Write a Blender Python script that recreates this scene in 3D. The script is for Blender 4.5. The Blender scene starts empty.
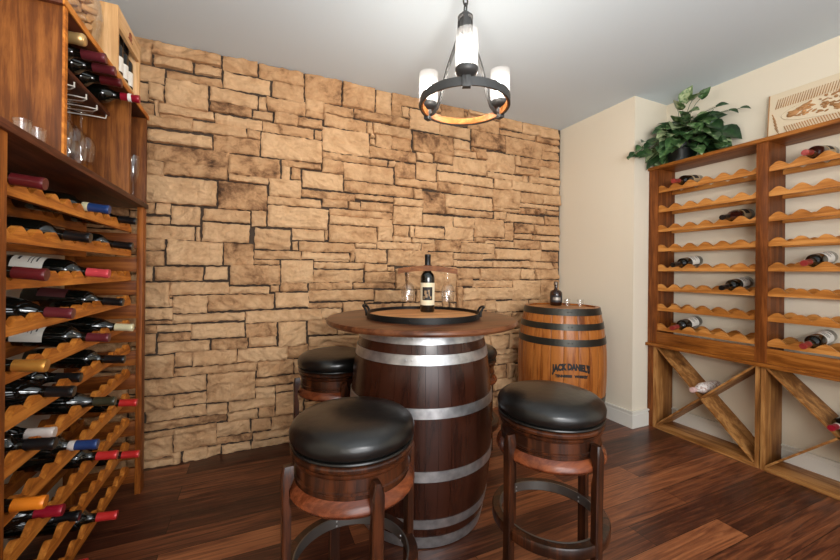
import bpy, bmesh, math, random
from mathutils import Vector, Matrix, noise, Euler
from math import sin, cos, pi, radians, atan2, sqrt
random.seed(11)
SC = bpy.context.scene
COL = SC.collection

# ------------------------------------------------------------------ materials
MATS = {}
def s2l(c):
    return tuple(((x/12.92) if x <= .04045 else ((x+.055)/1.055)**2.4) for x in (v/255 for v in c)) + (1,)

class NT:
    def __init__(s, name):
        m = bpy.data.materials.new(name); m.use_nodes = True
        s.m = m; s.t = m.node_tree; s.t.nodes.clear()
        s.out = s.n('ShaderNodeOutputMaterial')
    def n(s, typ, **kw):
        nd = s.t.nodes.new(typ)
        for k, v in kw.items():
            if k in ('operation', 'blend_type', 'data_type', 'noise_dimensions', 'attribute_name', 'attribute_type', 'feature', 'interpolation', 'distribution', 'offset', 'offset_frequency', 'squash'):
                setattr(nd, k, v)
            else:
                nd.inputs[k.replace('_', ' ')].default_value = v
        return nd
    def l(s, a, b): s.t.links.new(a, b)
    def ramp(s, fac, stops):
        r = s.n('ShaderNodeValToRGB'); e = r.color_ramp.elements
        while len(e) < len(stops): e.new(.5)
        for i, (p, c) in enumerate(stops):
            e[i].position = p; e[i].color = c
        s.l(fac, r.inputs[0]); return r.outputs[0]
    def pr(s, **kw):
        b = s.n('ShaderNodeBsdfPrincipled')
        for k, v in kw.items(): b.inputs[k].default_value = v
        s.l(b.outputs[0], s.out.inputs[0]); return b
    def bump(s, h, bsdf, strength=.3, dist=.01):
        b = s.n('ShaderNodeBump'); b.inputs['Strength'].default_value = strength; b.inputs['Distance'].default_value = dist
        s.l(h, b.inputs['Height']); s.l(b.outputs[0], bsdf.inputs['Normal'])

def plain(name, rgb, rough=.5, metal=0., spec=.5, coat=0., emit=None, bump=0, var=0):
    t = NT(name)
    b = t.pr(**{'Base Color': s2l(rgb), 'Roughness': rough, 'Metallic': metal, 'Specular IOR Level': spec, 'Coat Weight': coat})
    if emit: b.inputs['Emission Color'].default_value = s2l(emit[0]); b.inputs['Emission Strength'].default_value = emit[1]
    if bump or var:
        tc = t.n('ShaderNodeTexCoord'); nz = t.n('ShaderNodeTexNoise', Scale=40 if not var else 9, Detail=5)
        t.l(tc.outputs['Object'], nz.inputs['Vector'])
        if bump: t.bump(nz.outputs['Fac'], b, bump, .004)
        if var:
            c = s2l(rgb)
            t.l(t.ramp(nz.outputs['Fac'], [(.3, tuple(x*(1-var) for x in c[:3])+(1,)), (.7, tuple(min(1, x*(1+var)) for x in c[:3])+(1,))]), b.inputs['Base Color'])
    MATS[name] = t.m; return t.m

def wood(name, dark, mid, light, axis='Y', scale=1.0, rough=.4, coat=.0, spec=.2):
    t = NT(name)
    tc = t.n('ShaderNodeTexCoord'); oi = t.n('ShaderNodeObjectInfo')
    ad = t.n('ShaderNodeVectorMath', operation='ADD')
    mu = t.n('ShaderNodeVectorMath', operation='SCALE'); mu.inputs['Scale'].default_value = 7.0
    cb = t.n('ShaderNodeCombineXYZ')
    for i in range(3): t.l(oi.outputs['Random'], cb.inputs[i])
    t.l(cb.outputs[0], mu.inputs[0]); t.l(tc.outputs['Object'], ad.inputs[0]); t.l(mu.outputs[0], ad.inputs[1])
    mp = t.n('ShaderNodeMapping')
    sc = {'X': (1, 14, 14), 'Y': (14, 1, 14), 'Z': (14, 14, 1)}[axis]
    mp.inputs['Scale'].default_value = tuple(v*scale for v in sc)
    t.l(ad.outputs[0], mp.inputs[0])
    n1 = t.n('ShaderNodeTexNoise', Scale=2.2, Detail=6, Roughness=.6, Distortion=.9); t.l(mp.outputs[0], n1.inputs['Vector'])
    n2 = t.n('ShaderNodeTexNoise', Scale=14, Detail=4, Roughness=.7); t.l(mp.outputs[0], n2.inputs['Vector'])
    mx = t.n('ShaderNodeMath', operation='MULTIPLY_ADD'); mx.inputs[1].default_value = .35
    t.l(n2.outputs['Fac'], mx.inputs[0]); t.l(n1.outputs['Fac'], mx.inputs[2])
    n3 = t.n('ShaderNodeTexNoise', Scale=5, Detail=2); t.l(ad.outputs[0], n3.inputs['Vector'])
    m3 = t.n('ShaderNodeMath', operation='MULTIPLY_ADD'); m3.inputs[1].default_value = .4
    t.l(n3.outputs['Fac'], m3.inputs[0]); t.l(mx.outputs[0], m3.inputs[2])
    col = t.ramp(m3.outputs[0], [(.58, s2l(dark)), (.85, s2l(mid)), (1.12 if False else 1.0, s2l(light))])
    b = t.pr(**{'Roughness': rough, 'Coat Weight': coat, 'Coat Roughness': .25, 'Specular IOR Level': spec})
    t.l(col, b.inputs['Base Color'])
    t.bump(n2.outputs['Fac'], b, .12, .002)
    MATS[name] = t.m; return t.m

def thin_glass(name, tint=(255, 255, 255), body=.0, rough=.02, opac=.05):
    t = NT(name)
    tr = t.n('ShaderNodeBsdfTransparent'); tr.inputs[0].default_value = s2l(tint)
    gl = t.n('ShaderNodeBsdfGlossy'); gl.inputs['Roughness'].default_value = rough
    lw = t.n('ShaderNodeLayerWeight', Blend=.5)
    pw = t.n('ShaderNodeMath', operation='POWER'); pw.inputs[1].default_value = 3.0; t.l(lw.outputs['Facing'], pw.inputs[0])
    mr = t.n('ShaderNodeMath', operation='MULTIPLY_ADD'); mr.inputs[1].default_value = .6; mr.inputs[2].default_value = opac
    t.l(pw.outputs[0], mr.inputs[0])
    mx = t.n('ShaderNodeMixShader'); t.l(mr.outputs[0], mx.inputs[0]); t.l(tr.outputs[0], mx.inputs[1])
    if body:
        df = t.n('ShaderNodeBsdfTranslucent'); df.inputs[0].default_value = (1, 1, 1, 1)
        d2 = t.n('ShaderNodeBsdfDiffuse'); d2.inputs[0].default_value = (.95, .95, .95, 1)
        m2 = t.n('ShaderNodeMixShader'); m2.inputs[0].default_value = .5; t.l(df.outputs[0], m2.inputs[1]); t.l(d2.outputs[0], m2.inputs[2])
        m3 = t.n('ShaderNodeMixShader'); m3.inputs[0].default_value = body
        t.l(tr.outputs[0], m3.inputs[1]); t.l(m2.outputs[0], m3.inputs[2]); t.l(m3.outputs[0], mx.inputs[1])
    t.l(gl.outputs[0], mx.inputs[2]); t.l(mx.outputs[0], t.out.inputs[0])
    MATS[name] = t.m; return t.m

# ------------------------------------------------------------------ mesh helpers
class MB:
    def __init__(s): s.b = bmesh.new()
    def box(s, x0, y0, z0, x1, y1, z1, bev=.0, rot=None, at=None):
        r = bmesh.ops.create_cube(s.b, size=1.0)
        vs = r['verts']
        for v in vs:
            v.co = Vector(((x0+x1)/2 + v.co.x*(x1-x0), (y0+y1)/2 + v.co.y*(y1-y0), (z0+z1)/2 + v.co.z*(z1-z0)))
        if bev:
            es = list({e for v in vs for e in v.link_edges})
            rb = bmesh.ops.bevel(s.b, geom=es, offset=bev, segments=2, affect='EDGES', profile=.6)
            vs = [v for v in rb['verts']]
            vs = list({v for f in rb['faces'] for v in f.verts} | set(vs))
            allv = set(); st = list(vs)
            while st:
                v = st.pop()
                if v in allv: continue
                allv.add(v); st += [e.other_vert(v) for e in v.link_edges]
            vs = list(allv)
        if rot is not None:
            p = Vector(at or (0, 0, 0))
            for v in vs: v.co = rot @ (v.co - p) + p
        return vs
    def lathe(s, prof, seg=32, M=None, cap0=True, cap1=True):
        rings = []
        for r, z in prof:
            rings.append([s.b.verts.new((r*cos(2*pi*i/seg), r*sin(2*pi*i/seg), z)) for i in range(seg)])
        for a, b in zip(rings, rings[1:]):
            for i in range(seg):
                j = (i+1) % seg
                s.b.faces.new((a[i], a[j], b[j], b[i]))
        if cap0 and prof[0][0] > 1e-6: s.b.faces.new(rings[0][::-1])
        if cap1 and prof[-1][0] > 1e-6: s.b.faces.new(rings[-1])
        vs = [v for r in rings for v in r]
        if M is not None:
            for v in vs: v.co = M @ v.co
        return vs
    def tube(s, pts, r, seg=10, closed=False, flat=None):
        pts = [Vector(p) for p in pts]; n = len(pts); rings = []
        rad = r if isinstance(r, (list, tuple)) else [r]*n
        up = None
        for i, p in enumerate(pts):
            a = pts[(i-1) % n] if (closed or i) else p
            b = pts[(i+1) % n] if (closed or i < n-1) else p
            d = (b-a).normalized()
            if up is None:
                up = Vector((0, 0, 1)) if abs(d.z) < .9 else Vector((1, 0, 0))
            u = (up - d*up.dot(d)).normalized(); w = d.cross(u); up = u
            rings.append([s.b.verts.new(p + (u*cos(2*pi*k/seg)*(flat or 1) + w*sin(2*pi*k/seg))*rad[i]) for k in range(seg)])
        for i in range(n if closed else n-1):
            a, b = rings[i], rings[(i+1) % n]
            for k in range(seg):
                q = (k+1) % seg
                s.b.faces.new((a[k], a[q], b[q], b[k]))
        if not closed:
            s.b.faces.new(rings[0][::-1]); s.b.faces.new(rings[-1])
    def prism(s, poly, fn, d0, d1):
        """poly: (a, b) outline; fn(a, b, d) -> xyz"""
        A = [s.b.verts.new(fn(a, b, d0)) for a, b in poly]; B = [s.b.verts.new(fn(a, b, d1)) for a, b in poly]
        n = len(poly)
        f1 = s.b.faces.new(A); f2 = s.b.faces.new(B[::-1])
        for i in range(n):
            j = (i+1) % n
            s.b.faces.new((A[j], A[i], B[i], B[j]))
        bmesh.ops.triangulate(s.b, faces=[f1, f2])
    def strip(s, top, bot, fn, d0, d1):
        """board between two polylines with the same number of points"""
        rows = [[s.b.verts.new(fn(a, b, d)) for a, b in pl] for pl, d in ((top, d0), (bot, d0), (top, d1), (bot, d1))]
        t0, b0, t1, b1 = rows; n = len(top)
        for i in range(n-1):
            s.b.faces.new((t0[i], b0[i], b0[i+1], t0[i+1])); s.b.faces.new((t1[i+1], b1[i+1], b1[i], t1[i]))
            s.b.faces.new((t0[i], t0[i+1], t1[i+1], t1[i])); s.b.faces.new((b0[i+1], b0[i], b1[i], b1[i+1]))
        s.b.faces.new((t0[0], t1[0], b1[0], b0[0])); s.b.faces.new((t0[-1], b0[-1], b1[-1], t1[-1]))
    def mesh(s, name, mat, smooth=True, angle=40, origin=(0, 0, 0)):
        bmesh.ops.recalc_face_normals(s.b, faces=s.b.faces[:])
        if any(origin): bmesh.ops.translate(s.b, verts=s.b.verts[:], vec=-Vector(origin))
        me = bpy.data.meshes.new(name); s.b.to_mesh(me); s.b.free()
        if mat: me.materials.append(mat)
        if smooth:
            for p in me.polygons: p.use_smooth = True
            me.set_sharp_from_angle(angle=radians(angle))
        return me

def link(name, me, parent=None, loc=(0, 0, 0), rot=None):
    o = bpy.data.objects.new(name, me); COL.objects.link(o)
    if parent is not None: o.parent = parent
    o.location = loc
    if rot is not None:
        o.rotation_mode = 'QUATERNION' if not isinstance(rot, tuple) else 'XYZ'
        if isinstance(rot, tuple): o.rotation_euler = rot
        else: o.rotation_quaternion = rot
    return o
def tag(o, label, cat, group=None):
    o['label'] = label; o['category'] = cat
    if group: o['group'] = group
    return o
def thing(name, label, cat, loc=(0, 0, 0), rot=None, group=None):
    o = link(name, None, None, loc, rot); o.empty_display_size = .05
    return tag(o, label, cat, group)
def part(name, mb, mat, parent, loc=(0, 0, 0), rot=None, angle=40, smooth=True, label=None):
    """mb in world coordinates when the parent has no rotation: shifted by the parent's location"""
    o = link(name, mb.mesh(name, mat, smooth, angle, tuple(parent.location) if parent else (0, 0, 0)), parent, loc, rot)
    if label: o['label'] = label
    return o
def struct(name, mb, mat, angle=40, smooth=True):
    o = link(name, mb.mesh(name, mat, smooth, angle)); o['kind'] = 'structure'; return o
def duplicate(root, loc, label, rot=None):
    r = root.copy(); COL.objects.link(r); r.location = loc; r['label'] = label
    if rot is not None: r.rotation_euler = rot
    for ch in list(root.children):
        c = ch.copy(); COL.objects.link(c); c.parent = r
        for g in list(ch.children):
            d = g.copy(); COL.objects.link(d); d.parent = c
    return r
CACHE = {}
def cached(key, fn):
    if key not in CACHE: CACHE[key] = fn()
    return CACHE[key]

# ------------------------------------------------------------------ camera (level, slight roll, shifted lens)
PX_F, ROLL, YAW, EYE = 365.0, radians(.58), atan2(162, 365.0), 1.124
cam = bpy.data.cameras.new('camera'); co = bpy.data.objects.new('camera', cam); COL.objects.link(co)
cam.sensor_width = 36; cam.lens = PX_F/840*36; cam.shift_y = -(280-272.7)/840; cam.clip_start = .02
F = Vector((sin(YAW), cos(YAW), 0)); R = Vector((cos(YAW), -sin(YAW), 0)); U = Vector((0, 0, 1))
r2 = R*cos(ROLL) + U*sin(ROLL); u2 = U*cos(ROLL) - R*sin(ROLL)
co.matrix_world = Matrix(((r2.x, u2.x, -F.x, 0), (r2.y, u2.y, -F.y, 0), (r2.z, u2.z, -F.z, EYE), (0, 0, 0, 1)))
SC.camera = co
# ------------------------------------------------------------------ palette
W_RACK = wood('rack_red_wood', (68, 32, 10), (128, 68, 22), (168, 98, 36), 'Y', 1.0, .45)
W_RACKZ = wood('rack_red_wood_upright', (68, 32, 10), (124, 64, 21), (160, 92, 34), 'Z', 1.0, .45)
W_RACKX = wood('rack_red_wood_deep', (68, 32, 10), (124, 64, 21), (160, 92, 34), 'X', 1.0, .45)
W_RAIL = wood('rail_orange_wood', (112, 58, 18), (178, 102, 36), (210, 134, 56), 'Y', 1.0, .48)
W_HUTCH = wood('hutch_knotty_wood', (60, 29, 10), (106, 57, 20), (144, 86, 36), 'Z', .8, .5)
W_DARK = wood('dark_brown_board', (46, 22, 12), (76, 38, 22), (104, 56, 35), 'Y', 1.0, .45)
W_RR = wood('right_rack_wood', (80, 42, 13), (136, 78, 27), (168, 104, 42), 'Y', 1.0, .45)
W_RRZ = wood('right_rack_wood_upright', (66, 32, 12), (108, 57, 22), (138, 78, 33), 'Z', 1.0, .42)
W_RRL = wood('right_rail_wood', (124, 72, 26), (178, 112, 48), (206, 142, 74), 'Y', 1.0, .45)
W_X = wood('knotty_cabinet_wood', (84, 50, 23), (146, 96, 49), (186, 134, 78), 'Y', .6, .45)
W_XZ = wood('knotty_cabinet_wood_upright', (84, 50, 23), (146, 96, 49), (186, 134, 78), 'Z', .6, .45)
W_PINE = wood('pale_pine', (176, 128, 80), (212, 168, 116), (230, 190, 142), 'Y', .7, .5)
W_PINEZ = wood('pale_pine_upright', (176, 128, 80), (208, 162, 110), (226, 184, 136), 'Z', .7, .5)
W_TABLE = wood('table_top_wood', (48, 24, 13), (82, 45, 26), (110, 66, 40), 'X', .7, .3, .15)
W_TRAY = wood('tray_wood', (150, 92, 50), (196, 134, 82), (218, 158, 104), 'X', .8, .4)
W_STOOL = wood('stool_wood', (22, 11, 7), (48, 24, 13), (80, 41, 21), 'Z', 1.0, .28, .4)
W_STOOLR = wood('stool_reddish_moulding', (56, 25, 13), (100, 48, 26), (132, 70, 40), 'X', .6, .25, .4)
W_STAVE = wood('stave_wood', (68, 35, 14), (110, 63, 27), (138, 84, 41), 'X', 1, .5)
LEATHER = plain('black_leather', (17, 16, 15), .3, 0, .5, .1, bump=.25)
IRON = plain('black_iron', (30, 29, 28), .45, .6, .5, bump=.1)
HOOPIRON = plain('worn_black_hoop_iron', (56, 54, 48), .36, .6, .5, bump=.1)
GREYIRON = plain('grey_iron', (72, 72, 72), .5, .55, .5)
ZINC = NT('galvanised_steel')
_tc = ZINC.n('ShaderNodeTexCoord'); _n = ZINC.n('ShaderNodeTexNoise', Scale=22, Detail=5); ZINC.l(_tc.outputs['Object'], _n.inputs['Vector'])
_b = ZINC.pr(**{'Metallic': .85, 'Roughness': .38})
ZINC.l(ZINC.ramp(_n.outputs['Fac'], [(.3, s2l((150, 150, 152))), (.7, s2l((206, 206, 206)))]), _b.inputs['Base Color'])
ZINC = ZINC.m
BRASS = plain('antique_brass', (120, 92, 50), .35, .9)
WHITE = plain('white_paint', (226, 222, 212), .4)
CREAM = plain('cream_wall_paint', (228, 218, 198), .75, bump=.03)
CEIL = plain('grey_ceiling_paint', (206, 219, 228), .85, bump=.03)
MORTAR = plain('dark_joint', (70, 56, 44), .95)
GLASSB = plain('dark_bottle_glass', (10, 12, 9), .06, 0, .6, .3)
GLASSR = plain('brown_bottle_glass', (44, 18, 14), .08, 0, .6, .3)
CLEAR = thin_glass('clear_glass', opac=.075)
JARGL = thin_glass('jar_glass', opac=.03)
SEEDED = thin_glass('seeded_lamp_glass', (255, 255, 255), .035, .10, .05)
CORK = plain('cork', (176, 128, 78), .8, bump=.3, var=.25)
PAPER = plain('cream_label_paper', (222, 208, 176), .6)
WPAPER = plain('white_label_paper', (232, 228, 218), .6)
INK = plain('black_ink', (26, 22, 20), .6)

def cap_mat(n):
    c = dict(maroon=(88, 24, 27), black=(20, 19, 20), blue=(34, 58, 108), red=(196, 46, 44), pink=(206, 70, 78), cream=(214, 206, 168), gold=(196, 138, 62),
             crimson=(150, 22, 42), orange=(222, 124, 32), olive=(52, 50, 34), rose=(98, 36, 42), white=(226, 214, 206), foil=(204, 168, 110), brick=(150, 52, 48))[n]
    return cached('cap'+n, lambda: plain(n+'_capsule', c, .3, .15 if n not in ('gold', 'foil') else .6))

# ------------------------------------------------------------------ room
XLW, XRW, XP, YB, YP, H, YF = -.86, 2.885, 2.52, 2.541, 1.815, 2.44, -2.6
# floor
t = NT('walnut_plank_floor')
tc = t.n('ShaderNodeTexCoord')
br = t.n('ShaderNodeTexBrick', offset=.37, offset_frequency=2, squash=1.0)
br.inputs['Color1'].default_value = (0, 0, 0, 1); br.inputs['Color2'].default_value = (1, 1, 1, 1); br.inputs['Mortar'].default_value = (.5, .5, .5, 1)
br.inputs['Scale'].default_value = 1; br.inputs['Mortar Size'].default_value = .0014; br.inputs['Brick Width'].default_value = 1.15; br.inputs['Row Height'].default_value = .125; br.inputs['Bias'].default_value = 0
mo = t.n('ShaderNodeMapping'); mo.inputs['Location'].default_value = (.35, .018, 0)
t.l(tc.outputs['Object'], mo.inputs[0]); t.l(mo.outputs[0], br.inputs['Vector'])
mp = t.n('ShaderNodeMapping'); mp.inputs['Scale'].default_value = (1.5, 30, 1)
off = t.n('ShaderNodeVectorMath', operation='MULTIPLY_ADD')
off.inputs[1].default_value = (9, 5, 3)
t.l(br.outputs['Color'], off.inputs[0]); t.l(tc.outputs['Object'], off.inputs[2]); t.l(off.outputs[0], mp.inputs[0])
n1 = t.n('ShaderNodeTexNoise', Scale=1.5, Detail=7, Roughness=.62, Distortion=1.4); t.l(mp.outputs[0], n1.inputs['Vector'])
sub = t.n('ShaderNodeMath', operation='MULTIPLY_ADD'); sub.inputs[1].default_value = .42
t.l(br.outputs['Color'], sub.inputs[0]); t.l(n1.outputs['Fac'], sub.inputs[2])
colr = t.ramp(sub.outputs[0], [(.36, s2l((40, 19, 15))), (.60, s2l((80, 43, 29))), (.82, s2l((132, 77, 48))), (1, s2l((172, 108, 68)))])
mxx = t.n('ShaderNodeMix', data_type='RGBA'); t.l(br.outputs['Fac'], mxx.inputs['Factor'])
t.l(colr, mxx.inputs['A']); mxx.inputs['B'].default_value = s2l((22, 10, 8))
b = t.pr(**{'Roughness': .3, 'Specular IOR Level': .45})
t.l(mxx.outputs['Result'], b.inputs['Base Color']); t.bump(n1.outputs['Fac'], b, .08, .003)
FLOOR = t.m
m = MB(); m.box(XLW-.1, YF, -.08, XRW+.1, YB+.1, 0); struct('floor', m, FLOOR)
m = MB(); m.box(XLW-.1, YF, H, XRW+.1, YB+.1, H+.08); struct('ceiling', m, CEIL)
m = MB(); m.box(XLW-.1, YF, 0, XLW, YB, H); struct('wall_left', m, CREAM)
m = MB(); m.box(XRW, YF, 0, XRW+.1, YB, H); struct('wall_right', m, CREAM)
m = MB(); m.box(XP, YP, 0, XRW, YB, H); struct('wall_right_bump', m, CREAM)
def baseboard(name, poly):
    m = MB()
    for (x0, y0), (x1, y1), (nx, ny) in poly:
        for h0, h1, th in ((0, .095, .016), (.095, .112, .012), (.112, .122, .02)):
            a, b_ = sorted((x0, x1)), sorted((y0, y1))
            m.box(a[0]+min(0, nx*th), b_[0]+min(0, ny*th)-(0 if ny else (th if y0 == YP or y1 == YP else 0)), h0, a[1]+max(0, nx*th), b_[1]+max(0, ny*th), h1)
    struct(name, m, WHITE, smooth=False)
baseboard('baseboard_bump', [((XP, YP), (XP, YB-.02), (-1, 0)), ((XP, YP), (XRW, YP), (0, -1))])
baseboard('baseboard_right', [((XRW, YF), (XRW, YP-.02), (-1, 0))])

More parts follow.
